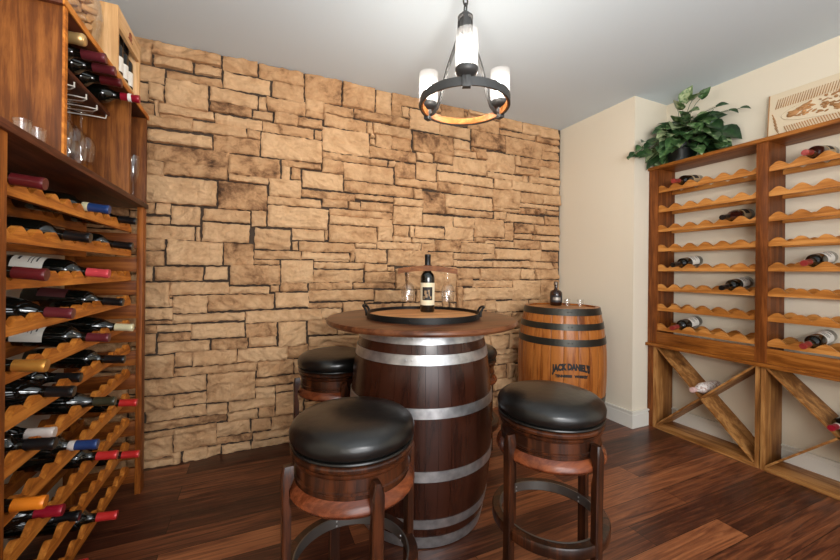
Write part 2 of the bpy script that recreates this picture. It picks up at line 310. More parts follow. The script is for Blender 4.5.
# stone wall: every stone a block with its own face, joints recessed
STONES = [(49,1405,435,1550),(386,1943,721,2114),(7,1848,390,2014),(1905,2140,2301,2294),(1562,2145,1907,2292),(-606,1508,-232,1671),(1052,2037,1397,2191),(1957,1832,2501,1916),(1600,1420,1896,1580),(1710,1967,1995,2134),(535,1762,905,1890),(-275,322,-9,501),(1994,898,2287,1072),(-226,1501,53,1672),(536,1680,1065,1764),(1775,1672,2048,1831),(1497,905,1993,1008),(1331,1638,1779,1749),(270,2270,516,2440),(312,538,692,687),(2080,2337,2488,2440),(-486,1153,-194,1302),(1256,1831,1785,1916),(438,1325,780,1447),(-74,795,402,878),(1658,1065,2069,1170),(522,2271,756,2440),(2287,854,2505,1075),(-174,1717,127,1849),(1399,1921,1711,2051),(310,923,757,1002),(-596,1746,-167,1854),(-276,879,99,980),(-157,1035,133,1162),(1813,801,2173,898),(1135,1581,1335,1748),(-308,1297,-45,1416),(1024,2201,1283,2359),(900,1478,1135,1615),(1808,1242,2174,1336),(258,1682,538,1799),(-502,2077,-279,2237),(-365,710,-71,805),(133,1047,340,1203),(-564,2359,-216,2440),(-600,403,-278,498),(1333,1385,1600,1492),(717,1944,1079,2026),(338,1052,686,1139),(-114,552,185,641),(1920,1563,2330,1638),(-26,1262,197,1398),(1080,1825,1256,1970),(-278,2145,-7,2238),(-503,1674,-172,1753),(2046,2065,2498,2138),(-208,2243,65,2346),(1590,1006,1994,1068),(441,1447,903,1512),(-472,976,-159,1058),(388,1890,857,1937),(122,636,299,797),(1138,1485,1408,1576),(739,2115,1045,2198),(396,2114,702,2199),(2235,1073,2505,1174),(604,2203,1025,2273),(-584,1854,-256,1936),(1476,1286,1806,1374),(-445,62,-220,197),(860,1173,1184,1293),(1466,1752,1782,1830),(1079,1385,1331,1475),(-195,1155,-26,1298),(-11,2346,268,2440),(-546,1058,-299,1148),(244,1255,625,1326),(912,1764,1264,1824),(1844,2292,2220,2337),(-443,500,4,551),(58,1606,258,1724),(-254,1851,7,1955),(1835,2345,2082,2440),(-306,1421,-44,1502),(1712,1916,2088,1967),(74,2244,268,2353),(1285,2296,1490,2440),(-453,813,-71,869),(763,2267,882,2440),(103,885,313,988),(16,2010,337,2076),(2055,1736,2308,1831),(1248,1289,1483,1386),(2282,1233,2505,1326),(108,188,286,335),(440,1508,902,1562),(620,1187,856,1293),(1280,2193,1558,2289),(-591,201,-166,251),(1417,1582,1785,1635),(48,1550,386,1609),(1765,487,1957,609),(2155,1919,2500,1980),(780,1288,1113,1351),(1529,2288,1843,2399),(2050,1699,2505,1740),(41,2152,277,2239),(1999,1339,2283,1418),(1438,1075,1661,1167),(2219,1473,2505,1562),(-353,554,-109,644),(-213,2349,-15,2440),(-1,451,221,554),(-604,1299,-344,1389),(910,1819,1081,1941),(762,904,1088,997),(1780,1172,2079,1235),(-454,869,-276,978),(-580,248,-275,323),(1438,1174,1782,1228),(-26,1199,264,1261),(-601,503,-437,635),(1793,146,2097,244),(1183,1178,1408,1288),(-470,1388,-314,1504),(1996,1975,2274,2048),(258,1205,583,1258),(303,695,504,804),(1257,1753,1474,1829),(256,1616,621,1675),(691,1045,920,1133),(-365,1948,-71,2019),(2196,1417,2505,1471),(-160,257,110,316),(-529,639,-259,709),(2002,1473,2221,1560),(341,1144,692,1192),(2282,1334,2505,1415),(-499,2238,-208,2286),(2148,1166,2418,1233),(1411,1231,1695,1286),(2069,1073,2225,1168),(-531,2025,-251,2085),(2269,1984,2499,2074),(-247,2015,20,2079),(1316,977,1443,1177),(884,2363,1134,2440),(1813,355,2061,444),(1408,1485,1600,1574),(1988,654,2117,795),(-609,1941,-360,2005),(900,1618,1143,1677),(396,2199,602,2269),(1901,1404,1995,1561),(-597,37,-441,158),(1731,610,2084,654),(655,1558,902,1626),(611,1005,919,1052),(-11,393,286,446),(886,2026,1046,2124),(-256,641,-53,708),(2220,2286,2489,2337),(88,97,277,187),(-601,908,-467,1057),(2307,1742,2502,1832),(-275,2085,-41,2154),(616,1633,901,1677),(131,1805,386,1854),(1012,997,1149,1171),(308,999,606,1053),(2302,2145,2491,2224),(2334,1562,2505,1645),(-166,186,10,253),(1807,1340,1999,1400),(1789,1829,1956,1916),(202,1329,409,1409),(-69,707,120,796),(-441,324,-276,396),(1197,978,1321,1173),(-295,1065,-165,1153),(-556,2293,-365,2364),(-164,979,70,1030),(-172,1673,58,1722),(920,997,1006,1158),(-50,644,116,711),(1397,2105,1556,2185),(-224,108,-32,193),(686,1126,862,1190),(-32,0,219,48),(132,990,306,1050),(392,1564,568,1623),(-32,106,88,186),(1776,441,2056,489),(-20,51,218,101),(1498,815,1716,908),(390,1795,541,1888),(2052,1642,2228,1698),(1792,239,1939,356),(777,1348,904,1454),(-196,0,-32,57),(-648,2192,-502,2288),(1227,1977,1398,2044),(83,2076,234,2148),(-42,1404,50,1504),(1777,1641,2054,1672),(178,553,312,643),(1082,1970,1227,2041),(-9,316,114,386),(1961,489,2077,614),(2172,1234,2283,1341),(1995,1422,2173,1471),(-599,319,-443,398),(1615,2052,1710,2149),(-649,2293,-560,2440),(-357,2293,-213,2359),(276,2196,404,2270),(2300,2222,2490,2286),(-223,64,-21,106),(-526,707,-360,758),(-41,2079,78,2144),(1416,2051,1618,2110),(538,820,689,918),(228,2082,390,2151),(-534,763,-357,808),(1662,465,1770,614),(757,2027,888,2124),(1791,1576,1922,1643),(-600,840,-447,907),(11,187,111,257),(-445,554,-347,644),(-280,253,-162,316),(306,875,538,915),(902,1385,1027,1477),(2350,1654,2505,1697),(1440,816,1504,1018),(1439,1016,1586,1079),(1781,731,1988,801),(1051,1346,1248,1385),(1256,1921,1403,1975),(396,802,534,874),(1942,236,2014,361),(108,342,290,386),(277,2154,402,2201),(619,1290,777,1327),(-603,1665,-499,1753),(-396,0,-266,63),(-73,1953,9,2015),(-577,2095,-502,2195),(-604,1385,-468,1435),(880,2271,958,2358),(1063,1677,1143,1762),(-594,155,-439,196),(-602,1147,-492,1233),(2418,1173,2505,1229),(-603,1231,-492,1304),(571,1562,657,1617),(-596,0,-436,37),(1707,1400,1885,1420),(1685,1240,1808,1288),(-538,1442,-465,1513),(-12,2144,42,2236),(-647,1998,-550,2077),(-274,0,-196,59),(1716,816,1813,904),(2009,244,2111,347),(2077,1173,2155,1237),(-647,2081,-577,2189),(1134,1288,1253,1352),(963,2272,1024,2359),(1332,1584,1415,1639),(-600,642,-531,762),(2000,2048,2047,2137),(-27,1163,130,1200),(697,2106,744,2197),(193,1724,256,1814),(131,1716,188,1811),(1604,1372,1710,1419),(340,2010,387,2079),(501,692,656,751),(-601,810,-447,835),(2272,1653,2346,1701),(2087,1915,2149,1980),(1031,1386,1075,1478),(-340,1295,-313,1386),(222,453,283,548),(859,1893,908,1940),(583,1192,617,1264),(72,988,129,1035),(-605,1444,-540,1514),(410,1334,438,1410),(2166,1423,2201,1474),(1564,2105,1618,2145),(2232,1642,2268,1699),(-444,0,-399,59),(202,1261,241,1324),(-600,760,-525,810),(-605,1059,-550,1149),(-550,1997,-525,2096),(-860,0,-660,90),(-660,0,-600,110),(220,0,560,70),(560,0,700,50),(700,0,840,110),(840,0,1240,90),(1240,0,1380,70),(1380,0,1780,130),(1780,0,2060,90),(2060,0,2260,50),(2260,0,2500,70),(560,50,700,120),(2060,50,2260,140),(220,70,500,100),(500,70,560,200),(1240,70,1380,180),(2260,70,2500,140),(-860,90,-660,160),(840,90,1180,180),(1180,90,1240,220),(1780,90,2060,140),(280,100,500,190),(-660,110,-600,220),(700,110,840,240),(560,120,700,230),(1380,130,1720,200),(1720,130,1780,220),(2200,140,2500,230),(2100,150,2200,240),(-860,160,-660,230),(840,180,1040,290),(1040,180,1180,250),(1240,180,1380,290),(290,190,500,260),(500,200,560,250),(1380,200,1520,270),(1520,200,1720,330),(-660,220,-600,290),(1180,220,1240,310),(1720,220,1780,310),(-860,230,-660,280),(560,230,700,320),(2200,230,2340,320),(2340,230,2500,280),(700,240,840,330),(2110,240,2200,310),(500,250,560,340),(1040,250,1180,340),(290,260,500,390),(1380,270,1520,320),(-860,280,-660,330),(2340,280,2500,370),(-660,290,-600,420),(840,290,980,400),(980,290,1040,400),(1240,290,1380,340),(1180,310,1240,360),(1720,310,1780,380),(2110,310,2200,380),(560,320,700,370),(1380,320,1520,430),(2200,320,2340,390),(-860,330,-660,380),(700,330,840,460),(1520,330,1720,440),(500,340,560,450),(1040,340,1180,410),(1240,340,1380,450),(1180,360,1240,430),(1790,360,1810,430),(2060,360,2110,430),(560,370,700,420),(2340,370,2500,460),(-860,380,-660,510),(1720,380,1780,450),(2110,380,2200,470),(290,390,490,480),(2200,390,2340,440),(840,400,1040,510),(1040,410,1180,460),(-660,420,-600,490),(560,420,700,490),(1180,430,1240,520),(1380,430,1520,520),(2060,430,2110,490),(1520,440,1720,460),(2200,440,2340,490),(500,450,560,520),(1240,450,1380,500),(700,460,840,570),(1040,460,1180,570),(1520,460,1660,510),(2340,460,2480,590),(2480,460,2500,510),(2110,470,2200,580),(290,480,490,540),(-660,490,-600,620),(560,490,700,540),(2080,490,2110,620),(2200,490,2340,540),(1240,500,1380,550),(-860,510,-660,560),(840,510,1040,640),(1520,510,1660,640),(2480,510,2500,560),(500,520,560,540),(1180,520,1240,570),(1380,520,1520,610),(2200,540,2340,610),(1240,550,1380,660),(-860,560,-660,670),(2480,560,2500,610),(700,570,840,620),(1040,570,1240,660),(2110,580,2200,650),(2340,590,2480,700),(1380,610,1520,680),(1660,610,1730,720),(2200,610,2340,660),(2480,610,2500,680),(-660,620,-600,690),(700,620,840,690),(2080,620,2110,650),(840,640,1040,690),(1520,640,1660,690),(1730,650,1990,700),(2120,650,2200,780),(1040,660,1380,790),(2200,660,2340,790),(-860,670,-660,780),(1380,680,1520,770),(2480,680,2500,750),(-660,690,-600,740),(660,690,690,800),(700,690,1040,780),(1520,690,1660,800),(1730,700,1990,730),(2340,700,2480,790),(1660,720,1730,810),(1730,730,1780,800),(-660,740,-600,790),(500,750,660,800),(2480,750,2500,820),(1380,770,1520,820),(-860,780,-660,910),(700,780,980,900),(980,780,1040,830),(2120,780,2200,800),(-660,790,-600,880),(1040,790,1320,860),(1320,790,1380,840),(2200,790,2480,840),(530,800,690,820),(1520,800,1660,820),(1730,800,1810,820),(2170,800,2200,900),(1380,820,1440,890),(2480,820,2500,850),(980,830,1040,900),(1320,840,1380,930),(2200,850,2290,900),(1040,860,1320,900),(-660,880,-600,990),(1380,890,1440,980),(700,900,760,920),(1090,900,1320,980),(-860,910,-660,1020),(-470,910,-450,960),(1320,930,1380,980),(-470,960,-450,980),(1090,980,1200,1000),(-660,990,-600,1100),(1150,1000,1200,1110),(-860,1020,-660,1090),(-860,1090,-660,1140),(-660,1100,-600,1210),(1150,1110,1200,1170),(860,1130,920,1170),(-860,1140,-660,1190),(1410,1180,1440,1230),(-860,1190,-720,1280),(-720,1190,-660,1280),(340,1190,580,1210),(-660,1210,-600,1260),(-660,1260,-600,1390),(-860,1280,-660,1350),(1110,1290,1130,1350),(-860,1350,-660,1420),(900,1350,1050,1390),(1480,1370,1600,1390),(1710,1370,1810,1400),(-660,1390,-600,1460),(1880,1400,1900,1420),(-860,1420,-660,1490),(-660,1460,-600,1510),(-860,1490,-660,1620),(-660,1510,-610,1620),(1900,1560,1920,1580),(-860,1620,-610,1750),(-860,1750,-720,1820),(-720,1750,-610,1800),(-720,1800,-610,1890),(-860,1820,-720,1930),(-600,1850,-580,1920),(-720,1890,-600,1940),(-600,1920,-580,1940),(-860,1930,-720,2060),(-720,1940,-610,1990),(-720,2000,-650,2070),(-530,2000,-360,2030),(720,2030,760,2080),(1400,2050,1420,2100),(2050,2050,2270,2070),(-860,2060,-720,2190),(-720,2070,-650,2140),(-580,2080,-550,2100),(-530,2080,-500,2100),(720,2080,760,2110),(-720,2140,-650,2250),(-860,2190,-720,2300),(-720,2250,-650,2380),(-860,2300,-720,2350),(1490,2300,1530,2370),(-860,2350,-720,2440),(1130,2360,1280,2430),(1490,2370,1530,2420),(-720,2380,-650,2430),(1530,2400,1810,2440),(1810,2400,1840,2440),(1490,2420,1530,2440)]
t = NT('split_face_stone')
at = t.n('ShaderNodeAttribute', attribute_name='tone', attribute_type='GEOMETRY')
tc = t.n('ShaderNodeTexCoord')
nA = t.n('ShaderNodeTexNoise', Scale=9, Detail=5, Roughness=.62, Distortion=.4); t.l(tc.outputs['Object'], nA.inputs['Vector'])
nB = t.n('ShaderNodeTexNoise', Scale=34, Detail=8, Roughness=.72, Distortion=.6); t.l(tc.outputs['Object'], nB.inputs['Vector'])
s1 = t.n('ShaderNodeMath', operation='MULTIPLY_ADD'); s1.inputs[1].default_value = .34
t.l(at.outputs['Fac'], s1.inputs[0]); t.l(nA.outputs['Fac'], s1.inputs[2])
s2_ = t.n('ShaderNodeMath', operation='MULTIPLY_ADD'); s2_.inputs[1].default_value = .30
t.l(nB.outputs['Fac'], s2_.inputs[0]); t.l(s1.outputs[0], s2_.inputs[2])
cr = t.ramp(s2_.outputs[0], [(.43, s2l((72, 50, 36))), (.55, s2l((148, 108, 75))), (.69, s2l((200, 154, 110))), (1.0, s2l((228, 186, 141)))])
b = t.pr(**{'Roughness': .82, 'Specular IOR Level': .25}); t.l(cr, b.inputs['Base Color'])
nC = t.n('ShaderNodeTexNoise', Scale=30, Detail=9, Roughness=.72, Distortion=.8); t.l(tc.outputs['Object'], nC.inputs['Vector'])
t.bump(nC.outputs['Fac'], b, 1.0, .022)
STONE = t.m
bm = bmesh.new(); tone = bm.verts.layers.float.new('tone')
rs = random.Random(5)
for (a0, c0, a1, c1) in STONES:
    x0, z0, x1, z1 = a0/1000, c0/1000, a1/1000, c1/1000
    g = .0035
    x0 += g; x1 -= g if x1 < 2.5 else 0; z0 += g if z0 > 0 else 0; z1 -= g if z1 < 2.43 else 0
    if x1-x0 < .008 or z1-z0 < .008: continue
    w, h = x1-x0, z1-z0
    fi = .0062 if (x0 < .72 or z0 > .8 or x0 > 1.3) else .012; nx = max(4, int(w/fi)); nz = max(4, int(h/fi))
    base = rs.uniform(.024, .046); tx = rs.uniform(-.009, .009); tz = rs.uniform(-.012, .006); tn = rs.random()
    jit = [(rs.uniform(-.5, .5)*min(.007, h*.1), rs.uniform(-.5, .5)*min(.007, h*.1)) for _ in range(4)]
    ga = rs.uniform(-.7, .7); cga, sga = cos(ga), sin(ga); so = Vector((rs.uniform(0, 50), rs.uniform(0, 50), rs.uniform(0, 50)))
    grid = []
    for j in range(nz+1):
        row = []
        for i in range(nx+1):
            u, v = i/nx, j/nz
            jx = (jit[0][0]*(1-u)*(1-v)+jit[1][0]*u*(1-v)+jit[2][0]*(1-u)*v+jit[3][0]*u*v)
            jz = (jit[0][1]*(1-u)*(1-v)+jit[1][1]*u*(1-v)+jit[2][1]*(1-u)*v+jit[3][1]*u*v)
            X = x0+u*w+jx; Z = z0+v*h+jz
            ed = min(u*w, (1-u)*w, v*h, (1-v)*h)
            P = Vector((X, Z, 0))
            if ed < 1e-6:
                X += .005*noise.noise(Vector((Z*42, X*17, 3))+so); Z += .005*noise.noise(Vector((X*42, Z*17, 9))+so)
            Q = Vector(((X*cga+Z*sga)*.5, (Z*cga-X*sga)*1.3, 0)); n_big = noise.noise(P*9+so); rid = abs(noise.noise(Q*14+so*1.3)); fine = noise.noise(P*48+so) - 1.1*abs(noise.noise(P*75+so))+.4*noise.noise(P*120)
            rid2 = abs(noise.noise(Q*30+so*.7)); d = base + tx*(u-.5)*2 + tz*(v-.5)*2 + .010*n_big - .022*rid - .013*rid2 + .0016*fine
            e = max(0, 1-ed/.017); d -= .011*e*e*(1+.9*noise.noise(P*33+so))
            X = min(max(X, -.86), 2.5); Z = max(Z, 0)
            vtx = bm.verts.new((X, YB-max(d, .006), min(Z, 2.439))); vtx[tone] = tn
            row.append(vtx)
        grid.append(row)
    for j in range(nz):
        for i in range(nx):
            f = bm.faces.new((grid[j][i], grid[j][i+1], grid[j+1][i+1], grid[j+1][i])); f.smooth = True
    border = [grid[0][i] for i in range(nx+1)] + [grid[j][nx] for j in range(1, nz+1)] + [grid[nz][i] for i in range(nx-1, -1, -1)] + [grid[j][0] for j in range(nz-1, 0, -1)]
    top = []; bot = []
    for q in border:
        k = bm.verts.new(q.co); k[tone] = tn; top.append(k)
        k = bm.verts.new((q.co.x, YB-.001, q.co.z)); k[tone] = tn; bot.append(k)
    for i in range(len(border)):
        j = (i+1) % len(border)
        bm.faces.new((top[j], top[i], bot[i], bot[j]))
me = bpy.data.meshes.new('wall_back'); 
nst = len(bm.faces)
bmesh.ops.create_cube(bm, size=1, matrix=Matrix.Translation(((XLW+XRW)/2, YB+.05, H/2)) @ Matrix.Diagonal((XRW-XLW+.2, .1, H, 1)))
bm.faces.ensure_lookup_table()
for f in bm.faces[nst:]: f.material_index = 1
bm.to_mesh(me); bm.free(); me.materials.append(STONE); me.materials.append(MORTAR)
o = link('wall_back', me); o['kind'] = 'structure'
# ------------------------------------------------------------------ bottles
TPAPER_ = plain('sepia_print', (150, 122, 90), .6)
def bottle_shape(kind):
    if kind == 'slope':
        return [(.001, .012), (.028, .004), (.037, 0), (.0400, .006), (.0400, .150), (.0385, .165), (.033, .188), (.025, .206), (.0185, .220), (.0158, .235), (.0150, .255), (.0150, .298), (.001, .299)]
    if kind == 'sparkling':
        return [(.001, .014), (.030, .004), (.040, 0), (.0435, .006), (.0435, .135), (.042, .155), (.036, .182), (.028, .205), (.021, .230), (.0165, .255), (.0160, .285), (.0175, .292), (.0175, .303), (.001, .304)]
    return [(.001, .012), (.028, .004), (.035, 0), (.0375, .005), (.0375, .176), (.0362, .186), (.031, .197), (.0225, .206), (.0172, .214), (.0150, .226), (.0146, .240), (.0146, .298), (.001, .299)]
def bottle_cap(kind):
    if kind == 'sparkling':
        return [(.0295, .203), (.0222, .230), (.0178, .255), (.0172, .284), (.0188, .291), (.0188, .304), (.0150, .309), (.001, .310)]
    return [(.0158, .237), (.0156, .286), (.0166, .288), (.0166, .297), (.0158, .301), (.001, .3015)]
def sheet(r, z0, z1, a0, a1, n=14, th=.0006):
    m = MB()
    rows = []
    for rr in (r, r+th):
        rows.append([[m.b.verts.new((rr*cos(a0+(a1-a0)*i/n), rr*sin(a0+(a1-a0)*i/n), z)) for i in range(n+1)] for z in (z0, z1)])
    (i0, i1), (o0, o1) = rows
    for i in range(n):
        m.b.faces.new((o0[i], o0[i+1], o1[i+1], o1[i])); m.b.faces.new((i1[i], i1[i+1], i0[i+1], i0[i]))
        m.b.faces.new((o1[i], o1[i+1], i1[i+1], i1[i])); m.b.faces.new((i0[i], i0[i+1], o0[i+1], o0[i]))
    m.b.faces.new((o0[0], o1[0], i1[0], i0[0])); m.b.faces.new((i0[n], i1[n], o1[n], o0[n]))
    return m
def lathe_mesh(name, prof, mat, seg=28):
    def f():
        m = MB(); m.lathe(prof, seg); return m.mesh(name, mat, True, 50)
    return f
def make_bottle(name, label, loc, direction, group=None, kind='straight', cap='black', paper=None, face=(0, 0, 1), glass=None, band=None, scale=1., cat='wine bottle', emblem=None):
    d = Vector(direction).normalized()
    x_ = Vector(face); x_ = (x_-d*x_.dot(d)).normalized(); y_ = d.cross(x_)
    q = Matrix(((x_.x, y_.x, d.x), (x_.y, y_.y, d.y), (x_.z, y_.z, d.z))).to_quaternion()
    r = thing(name, label, cat, loc, q, group); r.scale = (scale,)*3
    g = glass or GLASSB
    link('bottle_body', cached(('bb', kind, g.name), lathe_mesh('bottle_body', bottle_shape(kind), g)), r)
    if cap: link('capsule', cached(('bc', kind, cap), lathe_mesh('capsule', bottle_cap(kind), cap_mat(cap), 20)), r)
    br_ = {'slope': .0402, 'sparkling': .0437}.get(kind, .0377)
    if paper:
        pl = link('paper_label', cached(('bl', kind, paper.name, emblem == 'picture'), lambda: sheet(br_, *((.036, .152) if emblem == 'picture' else (.045, .128)), -1.35, 1.35).mesh('paper_label', paper, True)), r)
        if emblem:
            link('label_print', cached(('be', kind, emblem), lambda: label_print(br_+.0007, emblem)), pl)
    if band:
        link('neck_band', cached(('bn', band), lathe_mesh('neck_band', [(.0150, .222), (.0166, .224), (.0163, .240), (.0150, .241)], cap_mat(band), 20)), r)
    return r
def label_print(r, kind):
    m = MB()
    def pt(a, z, d): return ((r+d)*cos(a), (r+d)*sin(a), z)
    def blk(a0, a1, z0, z1):
        n = 5
        m.strip([(a0+(a1-a0)*i/n, z1) for i in range(n+1)], [(a0+(a1-a0)*i/n, z0) for i in range(n+1)], pt, 0, .0004)
    if kind == 'lines':
        blk(-.4, .4, .108, .112); blk(-.6, .6, .097, .099); blk(-.5, .5, .088, .090); blk(-.25, .25, .060, .066)
    elif kind == 'block':
        blk(-.62, .62, .062, .112)
    else:
        blk(-.72, .72, .062, .130); n0 = len(m.b.faces)
        m2 = MB()
        def sp(a0, a1, z0, z1): m.strip([(a0+(a1-a0)*i/4, z1) for i in range(5)], [(a0+(a1-a0)*i/4, z0) for i in range(5)], pt, .0003, .0008)
        for q in ((-.42, -.12, .092, .112), (-.30, .02, .076, .094), (.16, .30, .082, .116), (.36, .56, .070, .082), (-.56, -.40, .068, .084), (.05, .14, .104, .116)): sp(*q)
        m.b.faces.ensure_lookup_table()
        for f in m.b.faces[n0:]: f.material_index = 1
        me_ = m.mesh('label_print', INK, True); me_.materials.append(TPAPER_); return me_
    return m.mesh('label_print', INK, True)

# ------------------------------------------------------------------ left wine rack
RB = 'left rack'
rack = thing('wine_rack', 'tall reddish wood wine rack with scalloped rails full of bottles, beside the stone wall', 'wine rack', (-.68, 1.70, 0))
m = MB(); m.box(-.555, 2.24, 0, -.53, 2.30, 1.438, .003); part('front_post', m, W_RACKZ, rack)
m = MB(); m.box(-.555, 1.09, 0, -.53, 1.157, 1.438, .003); part('front_post', m, W_RACKZ, rack)
m = MB(); m.box(-.835, 2.255, 0, -.79, 2.295, 1.438, .003); part('back_post', m, W_RACKZ, rack)
m = MB(); m.box(-.835, 1.095, 0, -.79, 1.135, 1.438, .003); part('back_post', m, W_RACKZ, rack)
m = MB(); m.box(-.845, 1.02, 1.438, -.522, 2.308, 1.462, .004); part('countertop', m, W_DARK, rack)
AX = [1.345-.1178*k for k in range(12)]
P0, PITCH = 1.129, .0870
SLOT = lambda i: P0+PITCH*(i+.5)
def scallop_rail(name, x0, x1, y0, y1, ax, valley, peak, bottom, p0, pitch, mat, root, me=None):
    n = max(8, int((y1-y0)/pitch*12))
    top = []; bot = []
    for i in range(n+1):
        y = y0+(y1-y0)*i/n
        c = .5+.5*cos(2*pi*(y-p0)/pitch)
        top.append((y, valley+(peak-valley)*(c**.8))); bot.append((y, bottom))
    m = MB(); m.strip(top, bot, lambda a, b_, d: (d, a, b_), x0, x1)
    return m
fr = None
for k, ax in enumerate(AX):
    if ax < .06: break
    if k == 0:
        m = scallop_rail('rail', -.588, -.570, 1.12, 2.215, 0, ax-.0165, ax+.009, ax-.038, P0, PITCH, W_RAIL, rack)
        fr = part('front_rail', m, W_RAIL, rack, angle=30)
        m = scallop_rail('rail', -.772, -.752, 1.12, 2.245, 0, ax-.015, ax+.010, ax-.045, P0, PITCH, W_RAIL, rack)
        bk = part('back_rail', m, W_RACK, rack, angle=30)
        m = MB(); m.box(-.80, 2.255, ax-.112, -.556, 2.275, ax-.039, .002); cl = part('cleat', m, W_RACKX, rack)
        m = MB(); m.box(-.80, 1.10, ax-.112, -.556, 1.12, ax-.039, .002); cl2 = part('cleat', m, W_RACKX, rack)
    else:
        for src in (fr, bk, cl, cl2):
            if src in (cl, cl2) and ax < .13: continue
            c = src.copy(); COL.objects.link(c); c.parent = rack; c.location.z = src.location.z - .1178*k
# (row, slot counted from the near post, how far back the tip is, capsule, shape, paper, neck band, label)
LB = [
 (0, 1, .507, 'maroon', 'straight', None, None, 'dark wine bottle with maroon capsule alone at the near end of the top rail'),
 (0, 6, .503, 'blue', 'straight', None, 'cream', 'dark wine bottle with blue capsule and cream neck band on the top rail'),
 (0, 10, .509, 'black', 'straight', None, None, 'black capped wine bottle at the far end of the top rail'),
 (1, 4, .50, 'black', 'straight', None, None, 'black capped bottle lying in the middle of the second rail'),
 (1, 9, .50, 'black', 'straight', None, None, 'black capped bottle at the far end of the second rail'),
 (2, 1, .502, 'maroon', 'straight', None, None, 'dark bottle with maroon capsule at the near end of the third rail'),
 (2, 6, .502, 'pink', 'straight', 'w', None, 'bottle with coral pink capsule and white label on the third rail'),
 (3, 3, .51, 'rose', 'slope', None, None, 'broad shouldered bottle with dusty rose capsule on the fourth rail'),
 (3, 8, .507, 'black', 'straight', 'r', None, 'black capped bottle with a dark red label on the fourth rail'),
 (4, 1, .50, 'gold', 'straight', None, None, 'bottle with gold capsule at the near end of the fifth rail'),
 (4, 6, .50, 'rose', 'straight', 'w', None, 'bottle with dull rose capsule and white label on the fifth rail'),
 (4, 9, .4945, 'cream', 'slope', None, None, 'green black bottle with cream capsule at the far end of the fifth rail'),
 (5, 3, .506, 'black', 'slope', None, None, 'large sloping black bottle with black capsule on the sixth rail, near end'),
 (5, 8, .50, 'black', 'straight', None, None, 'black capped bottle at the far end of the sixth rail'),
 (5, 5, .55, 'black', 'straight', None, None, 'black bottle pushed back in the middle of the sixth rail'),
 (6, 2, .515, 'black', 'straight', None, None, 'black capped bottle on the seventh rail beside the whitish capped one'),
 (6, 6, .48, 'olive', 'slope', None, None, 'dark bottle with olive black capsule in the middle of the seventh rail'),
 (7, 10, .50, 'red', 'straight', None, None, 'bottle with dark red capsule at the far end of the eighth rail'),
 (7, 5, .503, 'blue', 'straight', None, 'white', 'bottle with blue capsule and white neck band on the eighth rail'),
 (7, 1, .50, 'orange', 'straight', None, None, 'bottle with bright orange capsule at the near end of the eighth rail'),
 (6, 3, .55, 'white', 'slope', 'w', None, 'bottle with whitish capsule set back on the seventh rail'),
 (8, 7, .497, 'red', 'straight', None, None, 'bottle with red capsule in the middle of the ninth rail, below the blue capped one'),
 (8, 3, .529, 'crimson', 'slope', None, None, 'bottle with deep crimson capsule below the orange capped bottle'),
 (9, 10, .49, 'red', 'straight', None, None, 'bottle with bright red capsule at the far end of the tenth rail'),
 (9, 5, .55, 'black', 'slope', 'w', None, 'black bottle with white printed label set back on the tenth rail'),
 (10, 7, .495, 'red', 'straight', None, None, 'bottle with glossy red capsule on the lowest rail, seen against the dark floor'),
 (10, 4, .502, 'red', 'straight', None, None, 'bottle with red capsule on the lowest rail, cut by the photo edge'),
]
RPAPER = plain('dark_red_label', (70, 24, 26), .6)
for row, sl, out, cap, kind, paper, band, lab in LB:
    k = row
    y = SLOT(sl)
    pp = {'w': WPAPER, 'r': RPAPER, None: None}[paper]
    make_bottle('wine_bottle', lab, (-out-.298, y, AX[k]+.0285), (1, 0, -.10), 'wine bottles in the left rack', kind, cap, pp, (0, random.uniform(-.9, .5), 1), band=band, emblem='lines' if paper == 'w' else None)
# ------------------------------------------------------------------ hutch standing on the rack
hut = thing('display_hutch', 'knotty wood display hutch with open bays standing on the wine rack countertop', 'hutch', (-.69, 1.86, 1.462))
m = MB(); m.box(-.84, 1.414, 1.462, -.53, 1.43, 1.90, .002); part('side_panel', m, W_HUTCH, hut)
m = MB(); m.box(-.533, 1.4135, 1.462, -.527, 1.4303, 1.90); part('front_edging', m, W_RAIL, hut, label='pale orange front edge of the near side panel')
m = MB(); m.box(-.84, 2.02, 1.462, -.53, 2.042, 1.90, .002); part('divider', m, W_HUTCH, hut)
m = MB(); m.box(-.84, 2.28, 1.462, -.53, 2.302, 1.90, .002); part('side_panel', m, W_HUTCH, hut)
m = MB(); m.box(-.845, 1.40, 1.90, -.5285, 2.308, 1.92, .002); part('top_board', m, W_DARK, hut)
m = MB(); m.box(-.5283, 1.40, 1.899, -.524, 2.308, 1.921); part('top_edging', m, W_RAIL, hut, label='pale orange front edge of the top board')
m = MB(); m.box(-.845, 1.40, 1.462, -.84, 2.302, 1.90); part('back_panel', m, W_DARK, hut)
m = MB(); m.box(-.84, 1.43, 1.795, -.60, 2.02, 1.812, .002); part('shelf', m, W_DARK, hut)
